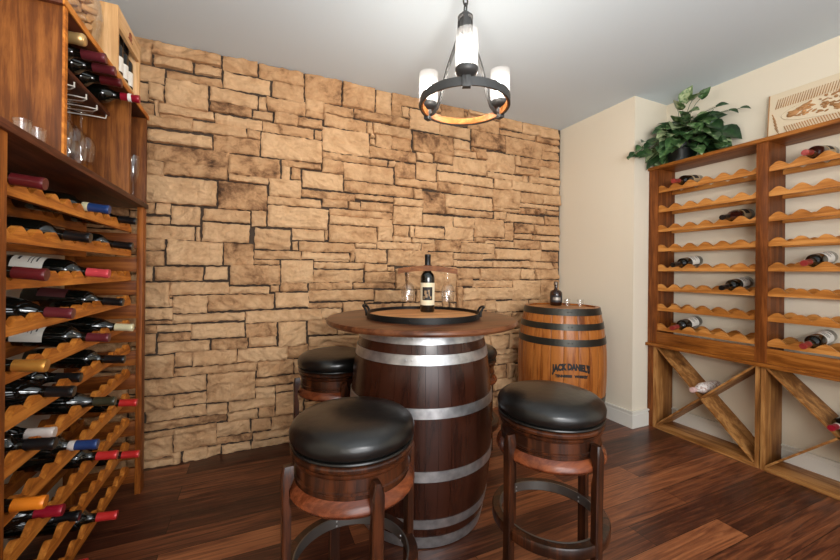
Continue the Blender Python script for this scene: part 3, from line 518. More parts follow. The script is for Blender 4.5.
# wire stemware rack screwed under the shelf
sw = thing('stemware_rack', 'pale wire stemware rack fixed under the hutch shelf', 'glass rack', (-.70, 1.72, 1.78))
for i in range(6):
    y = 1.47+.10*i
    m = MB()
    pts = [(-.83, y, 1.793), (-.83, y, 1.772), (-.66, y, 1.772), (-.625, y+.004, 1.772), (-.607, y+.022, 1.776), (-.607, y+.03, 1.793)]
    m.tube(pts, .0022, 6)
    if i < 5: m.tube([(-.83, y+.05, 1.793), (-.83, y+.05, 1.772), (-.66, y+.05, 1.772), (-.625, y+.046, 1.772), (-.607, y+.03, 1.776), (-.607, y+.026, 1.793)], .0022, 6)
    part('wire_loop', m, WHITE, sw)
HB = [(1.505, .515, 'foil', 'sparkling', None, 'gold foiled sparkling bottle on the hutch shelf beside the near panel'),
      (1.592, .4815, 'rose', 'straight', None, 'bottle with maroon capsule on the hutch shelf, second from the near panel'),
      (1.678, .48, 'rose', 'straight', None, 'bottle with maroon capsule on the hutch shelf, middle of the five'),
      (1.777, .489, 'maroon', 'straight', None, 'bottle with dark plum capsule on the hutch shelf, second from the divider'),
      (1.91, .464, 'crimson', 'straight', None, 'bottle with red capsule and white neck band nearest the hutch divider')]
for y, out, cap, kind, paper, lab in HB:
    rr = .0437 if kind == 'sparkling' else .038
    bt = make_bottle('wine_bottle', lab, (-out-.305, y, 1.8125+rr), (1, 0, 0), 'wine bottles on the hutch shelf', kind, cap, paper)
    if cap == 'crimson':
        link('neck_band', cached('hb', lathe_mesh('neck_band', [(.0158, .262), (.0169, .2625), (.0169, .274), (.0158, .2745)], WPAPER, 20)), bt)
WINEG = [(.0005, 0.0), (.033, 0.0), (.034, .0015), (.028, .004), (.006, .008), (.0038, .014), (.0034, .075), (.006, .084), (.020, .094), (.034, .112), (.0395, .135), (.038, .165), (.033, .195), (.0318, .195), (.0366, .165), (.038, .135), (.0325, .113), (.018, .097), (.0005, .092)]
for i, (x, y, lab) in enumerate([(-.655, 1.695, 'clear wine glass hanging upside down nearest the near hutch panel'), (-.655, 1.795, 'clear wine glass hanging upside down in the middle of the three'), (-.655, 1.895, 'clear wine glass hanging upside down nearest the hutch divider')]):
    g = link('wine_glass', cached('wg', lathe_mesh('wine_glass', WINEG, CLEAR)), None, (x, y, 1.7695), (pi, 0, 0))
    g.scale = (1.18, 1.18, 1.10)
    tag(g, lab, 'wine glass', 'wine glasses hanging in the hutch')
g = link('champagne_flute', lathe_mesh('champagne_flute', [(.0005, 0), (.028, 0), (.0285, .0015), (.006, .006), (.0034, .012), (.0034, .07), (.010, .085), (.021, .115), (.024, .15), (.0225, .205), (.0215, .205), (.0228, .15), (.0195, .116), (.0005, .088)], CLEAR)(), None, (-.548, 2.145, 1.462))
tag(g, 'slim clear champagne flute standing in the far hutch bay', 'champagne flute')
SHOT = [(.0005, .008), (.018, .008), (.0185, .0), (.020, 0), (.0245, .055), (.0225, .055), (.0185, .012), (.0005, .012)]
for x, y, lab in [(-.556, 1.272, 'small clear shot glass on the countertop, farther from the hutch panel'), (-.553, 1.335, 'small clear shot glass on the countertop, closer to the hutch panel')]:
    g = link('shot_glass', cached('shot', lathe_mesh('shot_glass', SHOT, CLEAR)), None, (x, y, 1.462)); tag(g, lab, 'shot glass', 'shot glasses on the countertop'); g.scale = (.75, .75, .8)

# glass jar of corks on the hutch
JX, JY, JR = -.635, 1.672, .112
jar = thing('glass_jar', 'big clear glass jar of wine corks on top of the hutch', 'jar', (JX, JY, 1.92))
JP = [(.062, .003), (.088, .022), (.106, .06), (.112, .105), (.109, .155), (.096, .20), (.078, .235), (.070, .255), (.070, .285)]
def jar_r(z): 
    for (r0, z0), (r1, z1) in zip(JP, JP[1:]):
        if z0 <= z <= z1: return r0+(r1-r0)*(z-z0)/(z1-z0)
    return .06
m = MB(); m.lathe([(.001, .003)]+JP+[(.0665, .285), (.0665, .257)]+[(r-.004, z) for r, z in JP[6:0:-1]]+[(.058, .009), (.001, .009)], 44, Matrix.Translation((JX, JY, 1.92)))
part('jar_body', m, JARGL, jar, angle=60)
def cork_mesh():
    m = MB(); m.lathe([(.010, -.022), (.0115, -.0205), (.0115, .0205), (.010, .022)], 14); return m.mesh('wine_cork', CORK, True, 35)
rc = random.Random(3)
cork_pos = []
for lay in range(8):
    for k in range(9):
        for tr in range(40):
            a = rc.uniform(0, 2*pi); zc = .034+.0195*lay; q = rc.uniform(0, jar_r(zc-.012)-.033)
            p = Vector((JX+q*cos(a), JY+q*sin(a), 1.92+zc+rc.uniform(-.002, .002)))
            if all((p-o_).length > .031 for o_ in cork_pos): cork_pos.append(p); break
for p in cork_pos:
    c = link('wine_cork', cached('cork', cork_mesh), None, p, (pi/2+rc.uniform(-.25, .25), rc.uniform(-.2, .2), rc.uniform(0, pi)))
    tag(c, 'used wine cork lying loose inside the clear glass jar on the hutch', 'wine cork', 'corks in the glass jar')

# wooden crate on the hutch with small bottles standing in it
cr_ = thing('wine_crate', 'pale wooden wine crate with an open front on top of the hutch', 'crate', (-.66, 1.985, 1.92))
m = MB(); m.box(-.80, 1.832, 1.92, -.522, 1.848, 2.185, .0015); part('end_panel', m, W_PINEZ, cr_)
m = MB(); m.box(-.80, 2.122, 1.92, -.522, 2.138, 2.185, .0015); part('end_panel', m, W_PINEZ, cr_)
m = MB(); m.box(-.79, 1.848, 1.92, -.524, 2.122, 1.932); part('bottom_board', m, W_PINE, cr_)
m = MB(); m.box(-.80, 1.848, 1.92, -.79, 2.122, 2.185); part('back_board', m, W_PINE, cr_)
m = MB(); m.box(-.536, 1.848, 2.105, -.522, 2.122, 2.185, .0015); fb = part('front_rail', m, W_PINE, cr_)
m = MB()
m.tube([(-.5212, 1.985+.016*cos(a), 2.145+.016*sin(a)) for a in [2*pi*i/20 for i in range(20)]], .0022, 6, True)
m.box(-.5225, 1.981, 2.132, -.5206, 1.989, 2.158); m.box(-.5225, 1.955, 2.128, -.5206, 2.015, 2.131)
mk = part('burnt_mark', m, plain('burnt_mark_brown', (140, 76, 50), .7), cr_); mk.parent = fb; mk.location = Vector(mk.location) + (cr_.location-cr_.location)
WP = ['nearest the jar', 'second from the jar', 'third from the jar', 'farthest from the jar']
for i in range(4):
    make_bottle('wine_bottle', 'small dark bottle with white label standing in the pale crate, '+WP[i], (-.566, 1.884+.067*i, 1.932), (0, 0, 1), 'small bottles in the wooden crate', 'straight', 'black', WPAPER, (1, -.35, 0), scale=.76)

# ------------------------------------------------------------------ right wine rack
rr_ = thing('wine_rack', 'orange brown two bay wine rack with mostly empty scalloped rails, against the cream wall', 'wine rack', (2.78, 1.16, .60))
m = MB(); m.box(2.665, .44, 1.902, 2.88, 1.812, 1.925, .002); part('top_board', m, W_RR, rr_)
for y0, y1 in ((1.745, 1.811), (1.11, 1.166), (.47, .53)):
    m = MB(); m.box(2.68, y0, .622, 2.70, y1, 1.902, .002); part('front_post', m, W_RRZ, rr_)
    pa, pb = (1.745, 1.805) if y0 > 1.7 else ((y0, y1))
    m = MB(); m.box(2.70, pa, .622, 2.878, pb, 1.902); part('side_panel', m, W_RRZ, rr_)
m = MB(); m.box(2.655, .44, .600, 2.88, 1.812, .622, .002); part('base_shelf', m, W_RR, rr_)
RAX = [1.766-.1440*k for k in range(8)]
first = {}
for bay, (y0, y1) in enumerate(((1.166, 1.745), (.53, 1.11))):
    m = MB(); m.box(2.682, y0, .622, 2.698, y1, .708, .002); part('apron_board', m, W_RR, rr_)
    for k, ax in enumerate(RAX):
        if k == 0:
            p0 = y1-(.017, .040)[bay]
            m = scallop_rail('rail', 2.690, 2.708, y0, y1, 0, ax-.0165, ax+.013, ax-.038, p0, .0966, W_RRL, rr_)
            a = part('front_rail', m, W_RRL, rr_, angle=30)
            m = scallop_rail('rail', 2.845, 2.863, y0, y1, 0, ax-.0165, ax+.011, ax-.038, p0, .0966, W_RRL, rr_)
            b_ = part('back_rail', m, W_RRL, rr_, angle=30)
        else:
            for src in (a, b_):
                c = src.copy(); COL.objects.link(c); c.parent = rr_; c.location.z = src.location.z-.144*k
RS = lambda bay, i: (1.728, 1.070)[bay]-.0966*(i+.5)
RBT = [(0, 0, 1, 'brick', 'p', 'bottle with red capsule alone on the top rail of the left bay', 'straight'),
       (0, 2, 4, 'black', 'p', 'black capped bottle with tan label on the third rail of the left bay', 'slope'),
       (0, 4, 1, 'black', 'w', 'black capped white labelled bottle on the fifth rail, beside the left side panel', 'straight'),
       (0, 5, 4, 'black', 'w', 'black capped white labelled bottle on the sixth rail, beside the middle post', 'straight'),
       (0, 7, 1, 'brick', 'w', 'red capped bottle on the lowest rail of the left bay', 'straight'),
       (1, 0, 1, 'brick', 'p', 'red capped bottle on the top rail of the right bay', 'straight'),
       (1, 4, 1, 'brick', 'w', 'red capped bottle on the fifth rail of the right bay', 'straight'),
       (1, 7, 1, 'brick', 'w', 'red capped bottle on the lowest rail of the right bay', 'straight')]
TPAPER = plain('tan_label_paper', (186, 160, 122), .6)
for bay, k, sl, cap, paper, lab, kind in RBT:
    make_bottle('wine_bottle', lab, (2.594+.2855, RS(bay, sl), RAX[k]+.042), (-1, 0, -.135), 'wine bottles in the right rack', kind, cap, {'p': TPAPER, 'w': WPAPER}[paper], (0, -.9, 1), scale=.965, emblem='lines' if paper == 'w' else 'block',
                glass=GLASSR if (bay, k) in ((0, 2), (1, 0)) else None)

# ------------------------------------------------------------------ two cabinets with crossed boards under it
def x_cabinet(y0, y1, label):
    c = thing('wine_cabinet', label, 'cabinet', (2.78, (y0+y1)/2, 0))
    for a, b_ in ((y1-.022, y1), (y0, y0+.022)):
        m = MB(); m.box(2.682, a, 0, 2.874, b_, .598, .002); part('side_panel', m, W_XZ, c)
    i0, i1 = y0+.022, y1-.022
    m = MB(); m.box(2.68, i0, 0, 2.874, i1, .024, .002); part('bottom_board', m, W_X, c)
    m = MB(); m.box(2.80, i0, .578, 2.874, i1, .598); part('top_cleat', m, W_X, c)
    cy, cz = (i0+i1)/2, (.024+.598)/2; L = sqrt((i1-i0)**2+.574**2); ang = atan2(.574, i1-i0)
    th = .022
    dirv = lambda s_: (Vector((0, cos(ang), s_*sin(ang))), Vector((0, -s_*sin(ang), cos(ang))))
    def plank(s_, t0, t1):
        u, n = dirv(s_); m = MB()
        P = [Vector((0, cy, cz))+u*t0-n*th/2, Vector((0, cy, cz))+u*t1-n*th/2, Vector((0, cy, cz))+u*t1+n*th/2, Vector((0, cy, cz))+u*t0+n*th/2]
        P = [Vector((0, min(max(p.y, i0), i1), min(max(p.z, .024), .598))) for p in P]
        m.prism([(p.y, p.z) for p in P], lambda a, b_, d: (d, a, b_), 2.684, 2.870)
        return part('crossed_board', m, W_X, c, smooth=False)
    plank(-1, -L/2, L/2)
    plank(1, -L/2, L/2)
    return cy, cz, ang
c1 = x_cabinet(1.140, 1.768, 'knotty wood cabinet with crossed boards holding the paper wrapped bottle, below the left bay')
c2 = x_cabinet(.508, 1.136, 'knotty wood cabinet with crossed boards, below the right bay and cut by the photo edge')
m = MB(); m.box(2.684, 1.77, 0, 2.70, 1.811, .598, .002); o = part('filler_stile', m, W_RRZ, None); tag(o, 'narrow upright wood stile between the left cabinet and the wall corner', 'trim board')
WRAP = NT('printed_tissue')
_tc = WRAP.n('ShaderNodeTexCoord'); _v = WRAP.n('ShaderNodeTexNoise', Scale=70, Detail=3); WRAP.l(_tc.outputs['Object'], _v.inputs['Vector'])
_b = WRAP.pr(**{'Roughness': .5}); WRAP.l(WRAP.ramp(_v.outputs['Fac'], [(.40, s2l((184, 150, 138))), (.52, s2l((234, 226, 220)))]), _b.inputs['Base Color']); WRAP = WRAP.m
for (cy, cz, an), lab, wrapped in ((c1, 'bottle wrapped in pale patterned tissue lying where the crossed boards meet', True), (c2, 'dark bottle with red and white capsule lying on the crossed boards at the photo edge', False)):
    sc = .9; rad = .0385*sc if wrapped else .0377*sc
    z = cz + .011/cos(an) + rad/cos(an) + .0015
    if wrapped:
        prof = [(.001, .0), (.037, .0), (.0385, .006), (.0388, .10), (.0382, .176), (.036, .19), (.030, .206), (.023, .222), (.0185, .24), (.0175, .27), (.018, .290), (.015, .297), (.001, .297)]
        bt = thing('wrapped_bottle', lab, 'wine bottle', (2.865, cy, z), Vector((-1, 0, 0)).to_track_quat('Z', 'Y')); bt.scale = (sc,)*3
        mb = MB(); vs = mb.lathe(prof, 36)
        for v in mb.b.verts:
            if 1e-4 < v.co.z: 
                k = 1-.07*abs(noise.noise(v.co*45)); v.co.x *= k; v.co.y *= k
        link('tissue_wrap', mb.mesh('tissue_wrap', WRAP, True, 70), bt)
        mb = MB(); mb.lathe([(.0165, .268), (.0185, .272), (.0190, .299), (.016, .303), (.001, .303)], 20); link('twisted_top', mb.mesh('twisted_top', plain('pale_pink_tissue', (216, 178, 172), .5), True), bt)
    else:
        make_bottle('wine_bottle', lab, (2.868, cy, z), (-1, 0, 0), None, 'straight', 'crimson', WPAPER, (0, -.6, 1), scale=sc, band='white')
# ------------------------------------------------------------------ barrels
def stave_wood(name, dark, mid, light, rough, coat):
    m = wood(name, dark, mid, light, 'Z', .8, rough, coat)
    nt = m.node_tree
    ramp = [n for n in nt.nodes if n.type == 'VALTORGB'][0]
    src = ramp.inputs[0].links[0].from_socket
    at = nt.nodes.new('ShaderNodeAttribute'); at.attribute_name = 'tone'
    ad = nt.nodes.new('ShaderNodeMath'); ad.operation = 'MULTIPLY_ADD'; ad.inputs[1].default_value = .22
    nt.links.new(at.outputs['Fac'], ad.inputs[0]); nt.links.new(src, ad.inputs[2]); nt.links.new(ad.outputs[0], ramp.inputs[0])
    return m
B_H, B_E, B_M = .885, .284, .338
def br_r(z):
    q = (z-B_H/2)/(B_H/2); return B_E+(B_M-B_E)*(1-abs(q)**2.1)
def barrel(name, label, cat, x, y, wmat, hmat, hoops, nst, seed, head, rot=0, gd=.0025):
    t_ = thing(name, label, cat, (x, y, 0))
    b = bmesh.new(); tl = b.verts.layers.float.new('tone'); rs = random.Random(seed)
    N = 26
    ws = [rs.uniform(.75, 1.25) for _ in range(nst)]; tot = sum(ws); a = rot
    for wv in ws:
        da = 2*pi*wv/tot; tn = rs.random(); rows = []
        for i in range(N+1):
            z = B_H*i/N; r = br_r(z); g = .0028 if gd > .001 else .0012
            row = []
            for k, (fa, dr) in enumerate(((g/2, -gd), (g*1.6, 0), (.34, 0), (.66, 0), (-g*1.6, 0), (-g/2, -gd))):
                aa = a + (fa/r if abs(fa) < .01 and fa > 0 else (da*fa if fa > .01 else da+fa/r))
                v = b.verts.new(((r+dr)*cos(aa), (r+dr)*sin(aa), z)); v[tl] = tn; row.append(v)
            for ri in (r-.028,):
                v0 = b.verts.new((ri*cos(a+da), ri*sin(a+da), z)); v0[tl] = tn; v1 = b.verts.new((ri*cos(a), ri*sin(a), z)); v1[tl] = tn
                row += [v0, v1]
            rows.append(row)
        for r0, r1 in zip(rows, rows[1:]):
            for k in range(8):
                q = (k+1) % 8
                b.faces.new((r0[k], r0[q], r1[q], r1[k]))
        b.faces.new(rows[0][::-1]); b.faces.new(rows[-1])
        a += da
    mb = MB(); mb.b.free(); mb.b = b
    link('staves', mb.mesh('staves', wmat, True, 35), t_)
    if head:
        mb = MB(); mb.lathe([(.001, B_H-.03), (br_r(B_H)-.02, B_H-.03), (br_r(B_H)-.02, B_H-.012), (.001, B_H-.012)], 48); link('barrel_head', mb.mesh('barrel_head', head, True), t_)
    for z0, z1 in hoops:
        mb = MB(); n = 3
        pr = [(br_r(z0+(z1-z0)*i/n)+.0032, z0+(z1-z0)*i/n) for i in range(n+1)]
        pin = [(r-.0045, z) for r, z in pr][::-1]
        mb.lathe(pr+pin+[pr[0]], 72, cap0=False, cap1=False)
        for q in range(2):
            aa = rot-2.2+.08*q; zz = (z0+z1)/2; r = br_r(zz)+.003
            mb.lathe([(.005, -.001), (.0045, .0015), (.001, .003)], 8, Matrix.Translation((r*cos(aa), r*sin(aa), zz)) @ Matrix.Rotation(aa, 4, 'Z') @ Matrix.Rotation(pi/2, 4, 'Y'), cap0=True)
        link('hoop', mb.mesh('hoop', hmat, True, 40), t_)
    return t_
BW1 = stave_wood('dark_varnished_staves', (26, 11, 7), (40, 18, 11), (54, 26, 16), .25, .35)
BW2 = stave_wood('amber_varnished_staves', (84, 40, 14), (138, 75, 29), (172, 104, 47), .34, .25)
HEADW = wood('barrel_head_wood', (110, 66, 30), (160, 104, 56), (190, 134, 80), 'X', .8, .4)
TX, TY = .728, 1.613
HO = [(.832, .882), (.752, .792), (.547, .588), (.297, .340), (.095, .135), (.005, .055)]
barrel('barrel_table', 'dark varnished barrel with silver hoops that carries the round table top', 'barrel', TX, TY, BW1, ZINC, HO, 30, 2, HEADW, 0, .0)
HO2 = [(.836, .884), (.737, .781), (.628, .676), (.209, .257), (.104, .148), (.002, .05)]
B2X, B2Y = 2.12, 2.11
wb = barrel('whiskey_barrel', 'amber oak whiskey barrel with black hoops in the corner by the stone wall', 'barrel', B2X, B2Y, BW2, HOOPIRON, HO2, 26, 7, HEADW, 0, .0012)
wb.scale = (.935, .935, 1)
# branded lettering wrapped around the staves
def wrapped_text(txt, size, zc, a0, arch, name, width, bold=.0):
    cu = bpy.data.curves.new('txt', 'FONT'); cu.body = txt; cu.size = size; cu.align_x = 'CENTER'; cu.align_y = 'CENTER'; cu.extrude = .0008; cu.offset = bold; cu.resolution_u = 3
    ob = bpy.data.objects.new('txt', cu); COL.objects.link(ob)
    bpy.context.view_layer.update()
    me = bpy.data.meshes.new_from_object(ob.evaluated_get(bpy.context.evaluated_depsgraph_get()))
    bpy.data.objects.remove(ob); bpy.data.curves.remove(cu)
    b = bmesh.new(); b.from_mesh(me); bpy.data.meshes.remove(me)
    bmesh.ops.subdivide_edges(b, edges=[e for e in b.edges if e.calc_length() > .012], cuts=2)
    xs = [v.co.x for v in b.verts]; k = width/(max(xs)-min(xs))
    for v in b.verts:
        x, y, d = v.co.x*k, v.co.y, v.co.z
        u = x/(width/2); z = zc + y*(1+.25*(abs(u)**3)) + arch*(1-u*u)
        r = br_r(z)+.0016+d; a = a0 + x/.325
        v.co = (r*cos(a), r*sin(a), z)
    mb = MB(); mb.b.free(); mb.b = b
    o_ = link(name, mb.mesh(name, INK, False), wb); o_['label'] = 'black lettering on the staves'
wrapped_text("Jack Daniel's".upper(), .056, .470, radians(-122), .022, 'lettering', .262, .0042)
wrapped_text('TENNESSEE   WHISKEY', .022, .424, radians(-122), .006, 'lettering', .225, .0018)

# round table top on the barrel
m = MB(); m.lathe([(.001, .8855), (.43, .8855), (.444, .888), (.450, .897), (.450, .904), (.446, .911), (.438, .9135), (.001, .9135)], 96, Matrix.Translation((TX, TY, 0)))
o = part('table_top', m, W_TABLE, None, angle=30); tag(o, 'round reddish brown table top resting on the dark barrel', 'table top')
# serving tray
TRX, TRY, TZ = .722, 1.583, .9135
tr = thing('serving_tray', 'round wooden tray with black iron rim and handles in the middle of the table', 'tray', (TRX, TRY, TZ))
m = MB(); m.lathe([(.001, 0.0005), (.262, 0.0005), (.262, .012), (.001, .012)], 72, Matrix.Translation((TRX, TRY, TZ))); part('tray_base', m, W_TRAY, tr, angle=30)
m = MB(); m.lathe([(.2625, .0005), (.266, .0005), (.266, .027), (.2625, .027), (.2625, .0005)], 72, Matrix.Translation((TRX, TRY, TZ)), cap0=False, cap1=False)
for k in range(10):
    a = 2*pi*k/10+.31
    m.lathe([(.004, 0), (.003, .002), (.0005, .003)], 8, Matrix.Translation((TRX+.2655*cos(a), TRY+.2655*sin(a), TZ+.014)) @ Matrix.Rotation(a, 4, 'Z') @ Matrix.Rotation(pi/2, 4, 'Y'))
part('iron_rim', m, IRON, tr, angle=30)
for s_, ang in ((1, -YAW+.02), (-1, pi-YAW-.06)):
    m = MB(); pts = []
    for q, (off, up_, out) in enumerate([(-.13, .006, .003), (-.13, .030, .005), (-.118, .043, .012), (-.08, .050, .020), (0, .052, .024), (.08, .050, .020), (.118, .043, .012), (.13, .030, .005), (.13, .006, .003)]):
        a = ang+off; r = .266+out
        pts.append((TRX+r*cos(a), TRY+r*sin(a), TZ+up_))
    m.tube(pts, .0055, 8); part('handle', m, IRON, tr, angle=60)
# bottle with stave glass holder
BX, BY, BZ = .792, 1.688, TZ+.012
toC = (-BX, -BY, 0)
PRINT2 = INK
make_bottle('wine_bottle', 'dark wine bottle with cream picture label standing on the round tray', (BX, BY, BZ+.0005), (0, 0, 1), None, 'straight', 'black', PAPER, toC, emblem='picture', scale=.97)
zz = BZ+.208
hol = thing('glass_holder', 'curved wooden stave slipped over the bottle neck holding two glasses', 'glass holder', (BX, BY, zz))
rx = Vector((cos(-YAW), sin(-YAW), 0)); ry = Vector((-rx.y, rx.x, 0))
m = MB(); top = []; bot = []
for i in range(25):
    s_ = -.150+.300*i/24; arch = -.016*(s_/.15)**2
    top.append((s_, .026+arch)); bot.append((s_, 0.0+arch))
base = Vector((BX, BY, zz))
m.strip(top, bot, lambda a, b_, d: base+rx*a+ry*d+Vector((0, 0, b_)), -.026, .026)
part('wooden_stave', m, W_STAVE, hol, angle=30)
m = MB(); m.tube([base+Vector((.019*cos(2*pi*i/20), .019*sin(2*pi*i/20), .0265)) for i in range(20)], .0035, 8, True); part('neck_ring', m, W_DARK, hol, angle=60)
for s_, lab in ((-.099, 'clear wine glass hanging from the left end of the wooden stave holder'), (.103, 'clear wine glass hanging from the right end of the wooden stave holder')):
    p = base+rx*s_+Vector((0, 0, .0195))
    g = link('wine_glass', cached('wg', None), None, p, (pi, 0, 0)); tag(g, lab, 'wine glass', 'wine glasses on the bottle holder'); g.scale = (.9, .9, .9)

# things standing on the whiskey barrel
HZ = B_H-.012
ps = [(-.005, .125), (.075, .08), (.125, .045)]
wbx, wby = B2X+.0, B2Y+.0
Rb = Vector((.708, -.706, 0)); Fb = Vector((.706, .708, 0))
def onb(a, f): p = Vector((B2X, B2Y, 0))+Rb*a+Fb*f; return (p.x, p.y, HZ+.0005)
w = thing('whiskey_bottle', 'squat dark brown whiskey bottle on top of the amber barrel', 'bottle', onb(-.04, .13), Euler((0, 0, -2.2)).to_quaternion())
link('bottle_body', lathe_mesh('bottle_body', [(.001, .008), (.038, .0), (.045, .006), (.0475, .04), (.048, .085), (.046, .104), (.036, .118), (.018, .126), (.013, .135), (.013, .155), (.0155, .157), (.0155, .165), (.001, .165)], plain('whiskey_brown_glass', (38, 14, 9), .08, 0, .6, .3))(), w)
link('stopper', lathe_mesh('stopper', [(.0145, .1655), (.0175, .167), (.0175, .188), (.015, .191), (.001, .191)], plain('pewter_stopper', (120, 108, 96), .35, .7))(), w)
pl = link('paper_label', sheet(.0485, .028, .082, -1.0, 1.0).mesh('paper_label', plain('slate_label', (40, 38, 40), .5), True), w)
mb = sheet(.0494, .044, .066, -.62, .62); link('label_print', mb.mesh('label_print', plain('silver_print', (168, 160, 150), .4, .5), True), pl)
for q, lab in ((onb(.045, .12), 'clear shot glass on the barrel top, closer to the whiskey bottle'), (onb(.138, .08), 'clear shot glass on the barrel top, farther from the whiskey bottle')):
    g = link('shot_glass', cached('shot', lathe_mesh('shot_glass', SHOT, CLEAR)), None, q); tag(g, lab, 'shot glass', 'shot glasses on the barrel')

# ------------------------------------------------------------------ bar stools
STEEL = plain('dull_steel', (120, 118, 114), .38, .8)
def make_stool(label):
    t_ = thing('bar_stool', label, 'bar stool', (0, 0, 0), (0, 0, 0), 'bar stools around the barrel table')
    def L(nm, prof, mat, seg=64, closed=False):
        mb_ = MB(); mb_.lathe(prof, seg, None, not closed, not closed)
        return link(nm, mb_.mesh(nm, mat, True, 40), t_)
    L('seat_cushion', [(.001, .612), (.172, .612), (.182, .619), (.1895, .632), (.191, .648), (.185, .664), (.170, .677), (.14, .687), (.09, .693), (.04, .695), (.001, .6955)], LEATHER)
    mb = MB()
    mb.tube([(.1835*cos(2*pi*i/64), .1835*sin(2*pi*i/64), .614) for i in range(64)], .0048, 8, True)
    link('seat_welt', mb.mesh('seat_welt', LEATHER, True), t_)
    L('swivel_ring', [(.150, .588), (.180, .588), (.186, .592), (.187, .600), (.182, .606), (.178, .607), (.178, .6105), (.150, .6105)], W_STOOL)
    L('apron', [(.150, .500), (.172, .500), (.172, .524), (.1775, .528), (.1775, .533), (.1725, .536), (.1715, .568), (.175, .570), (.180, .576), (.180, .583), (.174, .5875), (.150, .5875)], W_STOOL)
    L('lower_moulding', [(.150, .470), (.176, .470), (.187, .474), (.193, .484), (.191, .496), (.182, .507), (.1735, .514), (.1725, .500), (.150, .4995)], W_STOOLR)
    fa = -(pi/2) - YAW   # direction of -F
    for k in range(4):
        a = fa + radians(29) + k*pi/2
        c, s_ = cos(a), sin(a)
        mb = MB()
        prof = [(.1935, .455), (.1905, .515), (.1815, .530), (.1815, .586)]
        n = 18; sec = []
        for i in range(n+1):
            z = .566*i/n
            ri = .187 if z < .44 else (.187 + (.1937-.187)*min(1, (z-.44)/.03) if z < .515 else .1937-(.1937-.1805)*min(1, (z-.515)/.015))
            ro = .214 - .004*sin(pi*z/.566)
            hw = .017
            if z > .547: q = (z-.547)/.019; hw *= sqrt(max(0, 1-q*q*.75)); ro -= .006*q*q
            ring = []
            for tt, rr in ((-hw, ri), (-hw, ro-.004), (-hw+.004, ro), (hw-.004, ro), (hw, ro-.004), (hw, ri)):
                ring.append(mb.b.verts.new((rr*c - tt*s_, rr*s_ + tt*c, z)))
            sec.append(ring)
        for r0, r1 in zip(sec, sec[1:]):
            for i in range(6):
                j = (i+1) % 6
                mb.b.faces.new((r0[i], r0[j], r1[j], r1[i]))
        mb.b.faces.new(sec[0][::-1]); mb.b.faces.new(sec[-1])
        lg = link('leg', mb.mesh('leg', W_STOOL, True, 40), t_)
        mb = MB()
        for zz_ in (.226, .242):
            mb.lathe([(.0035, 0), (.003, .002), (.0005, .003)], 8, Matrix.Translation((.168*c, .168*s_, zz_)) @ Matrix.Rotation(a+pi, 4, 'Z') @ Matrix.Rotation(pi/2, 4, 'Y'))
        link('screws', mb.mesh('screws', ZINC, True), lg)
    L('foot_ring', [(.178, .212), (.2035, .212), (.2065, .216), (.2065, .246), (.2035, .250), (.178, .250), (.178, .212)], W_STOOL, closed=True)
    L('metal_foot_band', [(.1735, .216), (.1785, .216), (.1785, .2515), (.1735, .2515), (.1735, .216)], STEEL, closed=True)
    return t_
st = make_stool('black leather bar stool in front of the dark barrel, closest to the wine bottles')
st.location = (.2775, 1.127, 0)
duplicate(st, (1.0, 1.0475, 0), 'black leather bar stool in front of the amber whiskey barrel, right of the table')
duplicate(st, (.387, 2.025, 0), 'black leather bar stool against the stone wall, behind the closest stool')
duplicate(st, (1.165, 1.93, 0), 'bar stool mostly hidden behind the dark barrel, between it and the amber barrel')

# ------------------------------------------------------------------ chandelier
CX, CY, CZ = .831, 1.404, 1.875
ch = thing('chandelier', 'dark iron wagon wheel chandelier with three glass cylinders hanging from the ceiling', 'chandelier', (CX, CY, CZ))
Tm = Matrix.Translation((CX, CY, CZ))
m = MB(); m.lathe([(.1915, -.0175), (.1985, -.0175), (.1985, .0175), (.1915, .0175), (.1915, -.0175)], 72, Tm, False, False); part('iron_ring', m, GREYIRON, ch, angle=30)
m = MB(); m.lathe([(.184, -.014), (.1912, -.014), (.1912, .014), (.184, .014), (.184, -.014)], 72, Tm, False, False); part('wood_ring', m, wood('ring_wood', (120, 66, 28), (176, 106, 50), (206, 140, 80), 'X', 1), ch, angle=30)
m = MB(); m.lathe([(.001, .318), (.014, .318), (.024, .325), (.026, .335), (.026, .375), (.034, .378), (.034, .386), (.022, .390), (.020, .400), (.010, .410), (.006, .414), (.001, .414)], 24, Tm); part('hub', m, GREYIRON, ch)
m = MB(); z = CZ+.410; i = 0
while z < H-.03:
    c_ = []
    for q in range(14):
        a = 2*pi*q/14; u_, v_ = .0105*cos(a), .020*sin(a)
        c_.append((CX+(u_ if i % 2 else 0), CY+(0 if i % 2 else u_), z+.016+v_))
    m.tube(c_, .0040, 6, True); z += .030; i += 1
part('chain', m, GREYIRON, ch, angle=60)
m = MB(); m.lathe([(.001, H-CZ-.03), (.02, H-CZ-.03), (.055, H-CZ-.012), (.06, H-CZ-.0005), (.001, H-CZ-.0005)], 32, Tm); part('ceiling_canopy', m, GREYIRON, ch)
BULB = plain('lamp_bulb', (255, 240, 215), .4, emit=((255, 246, 234), 240))
near = atan2(-CY, -CX)+radians(2)
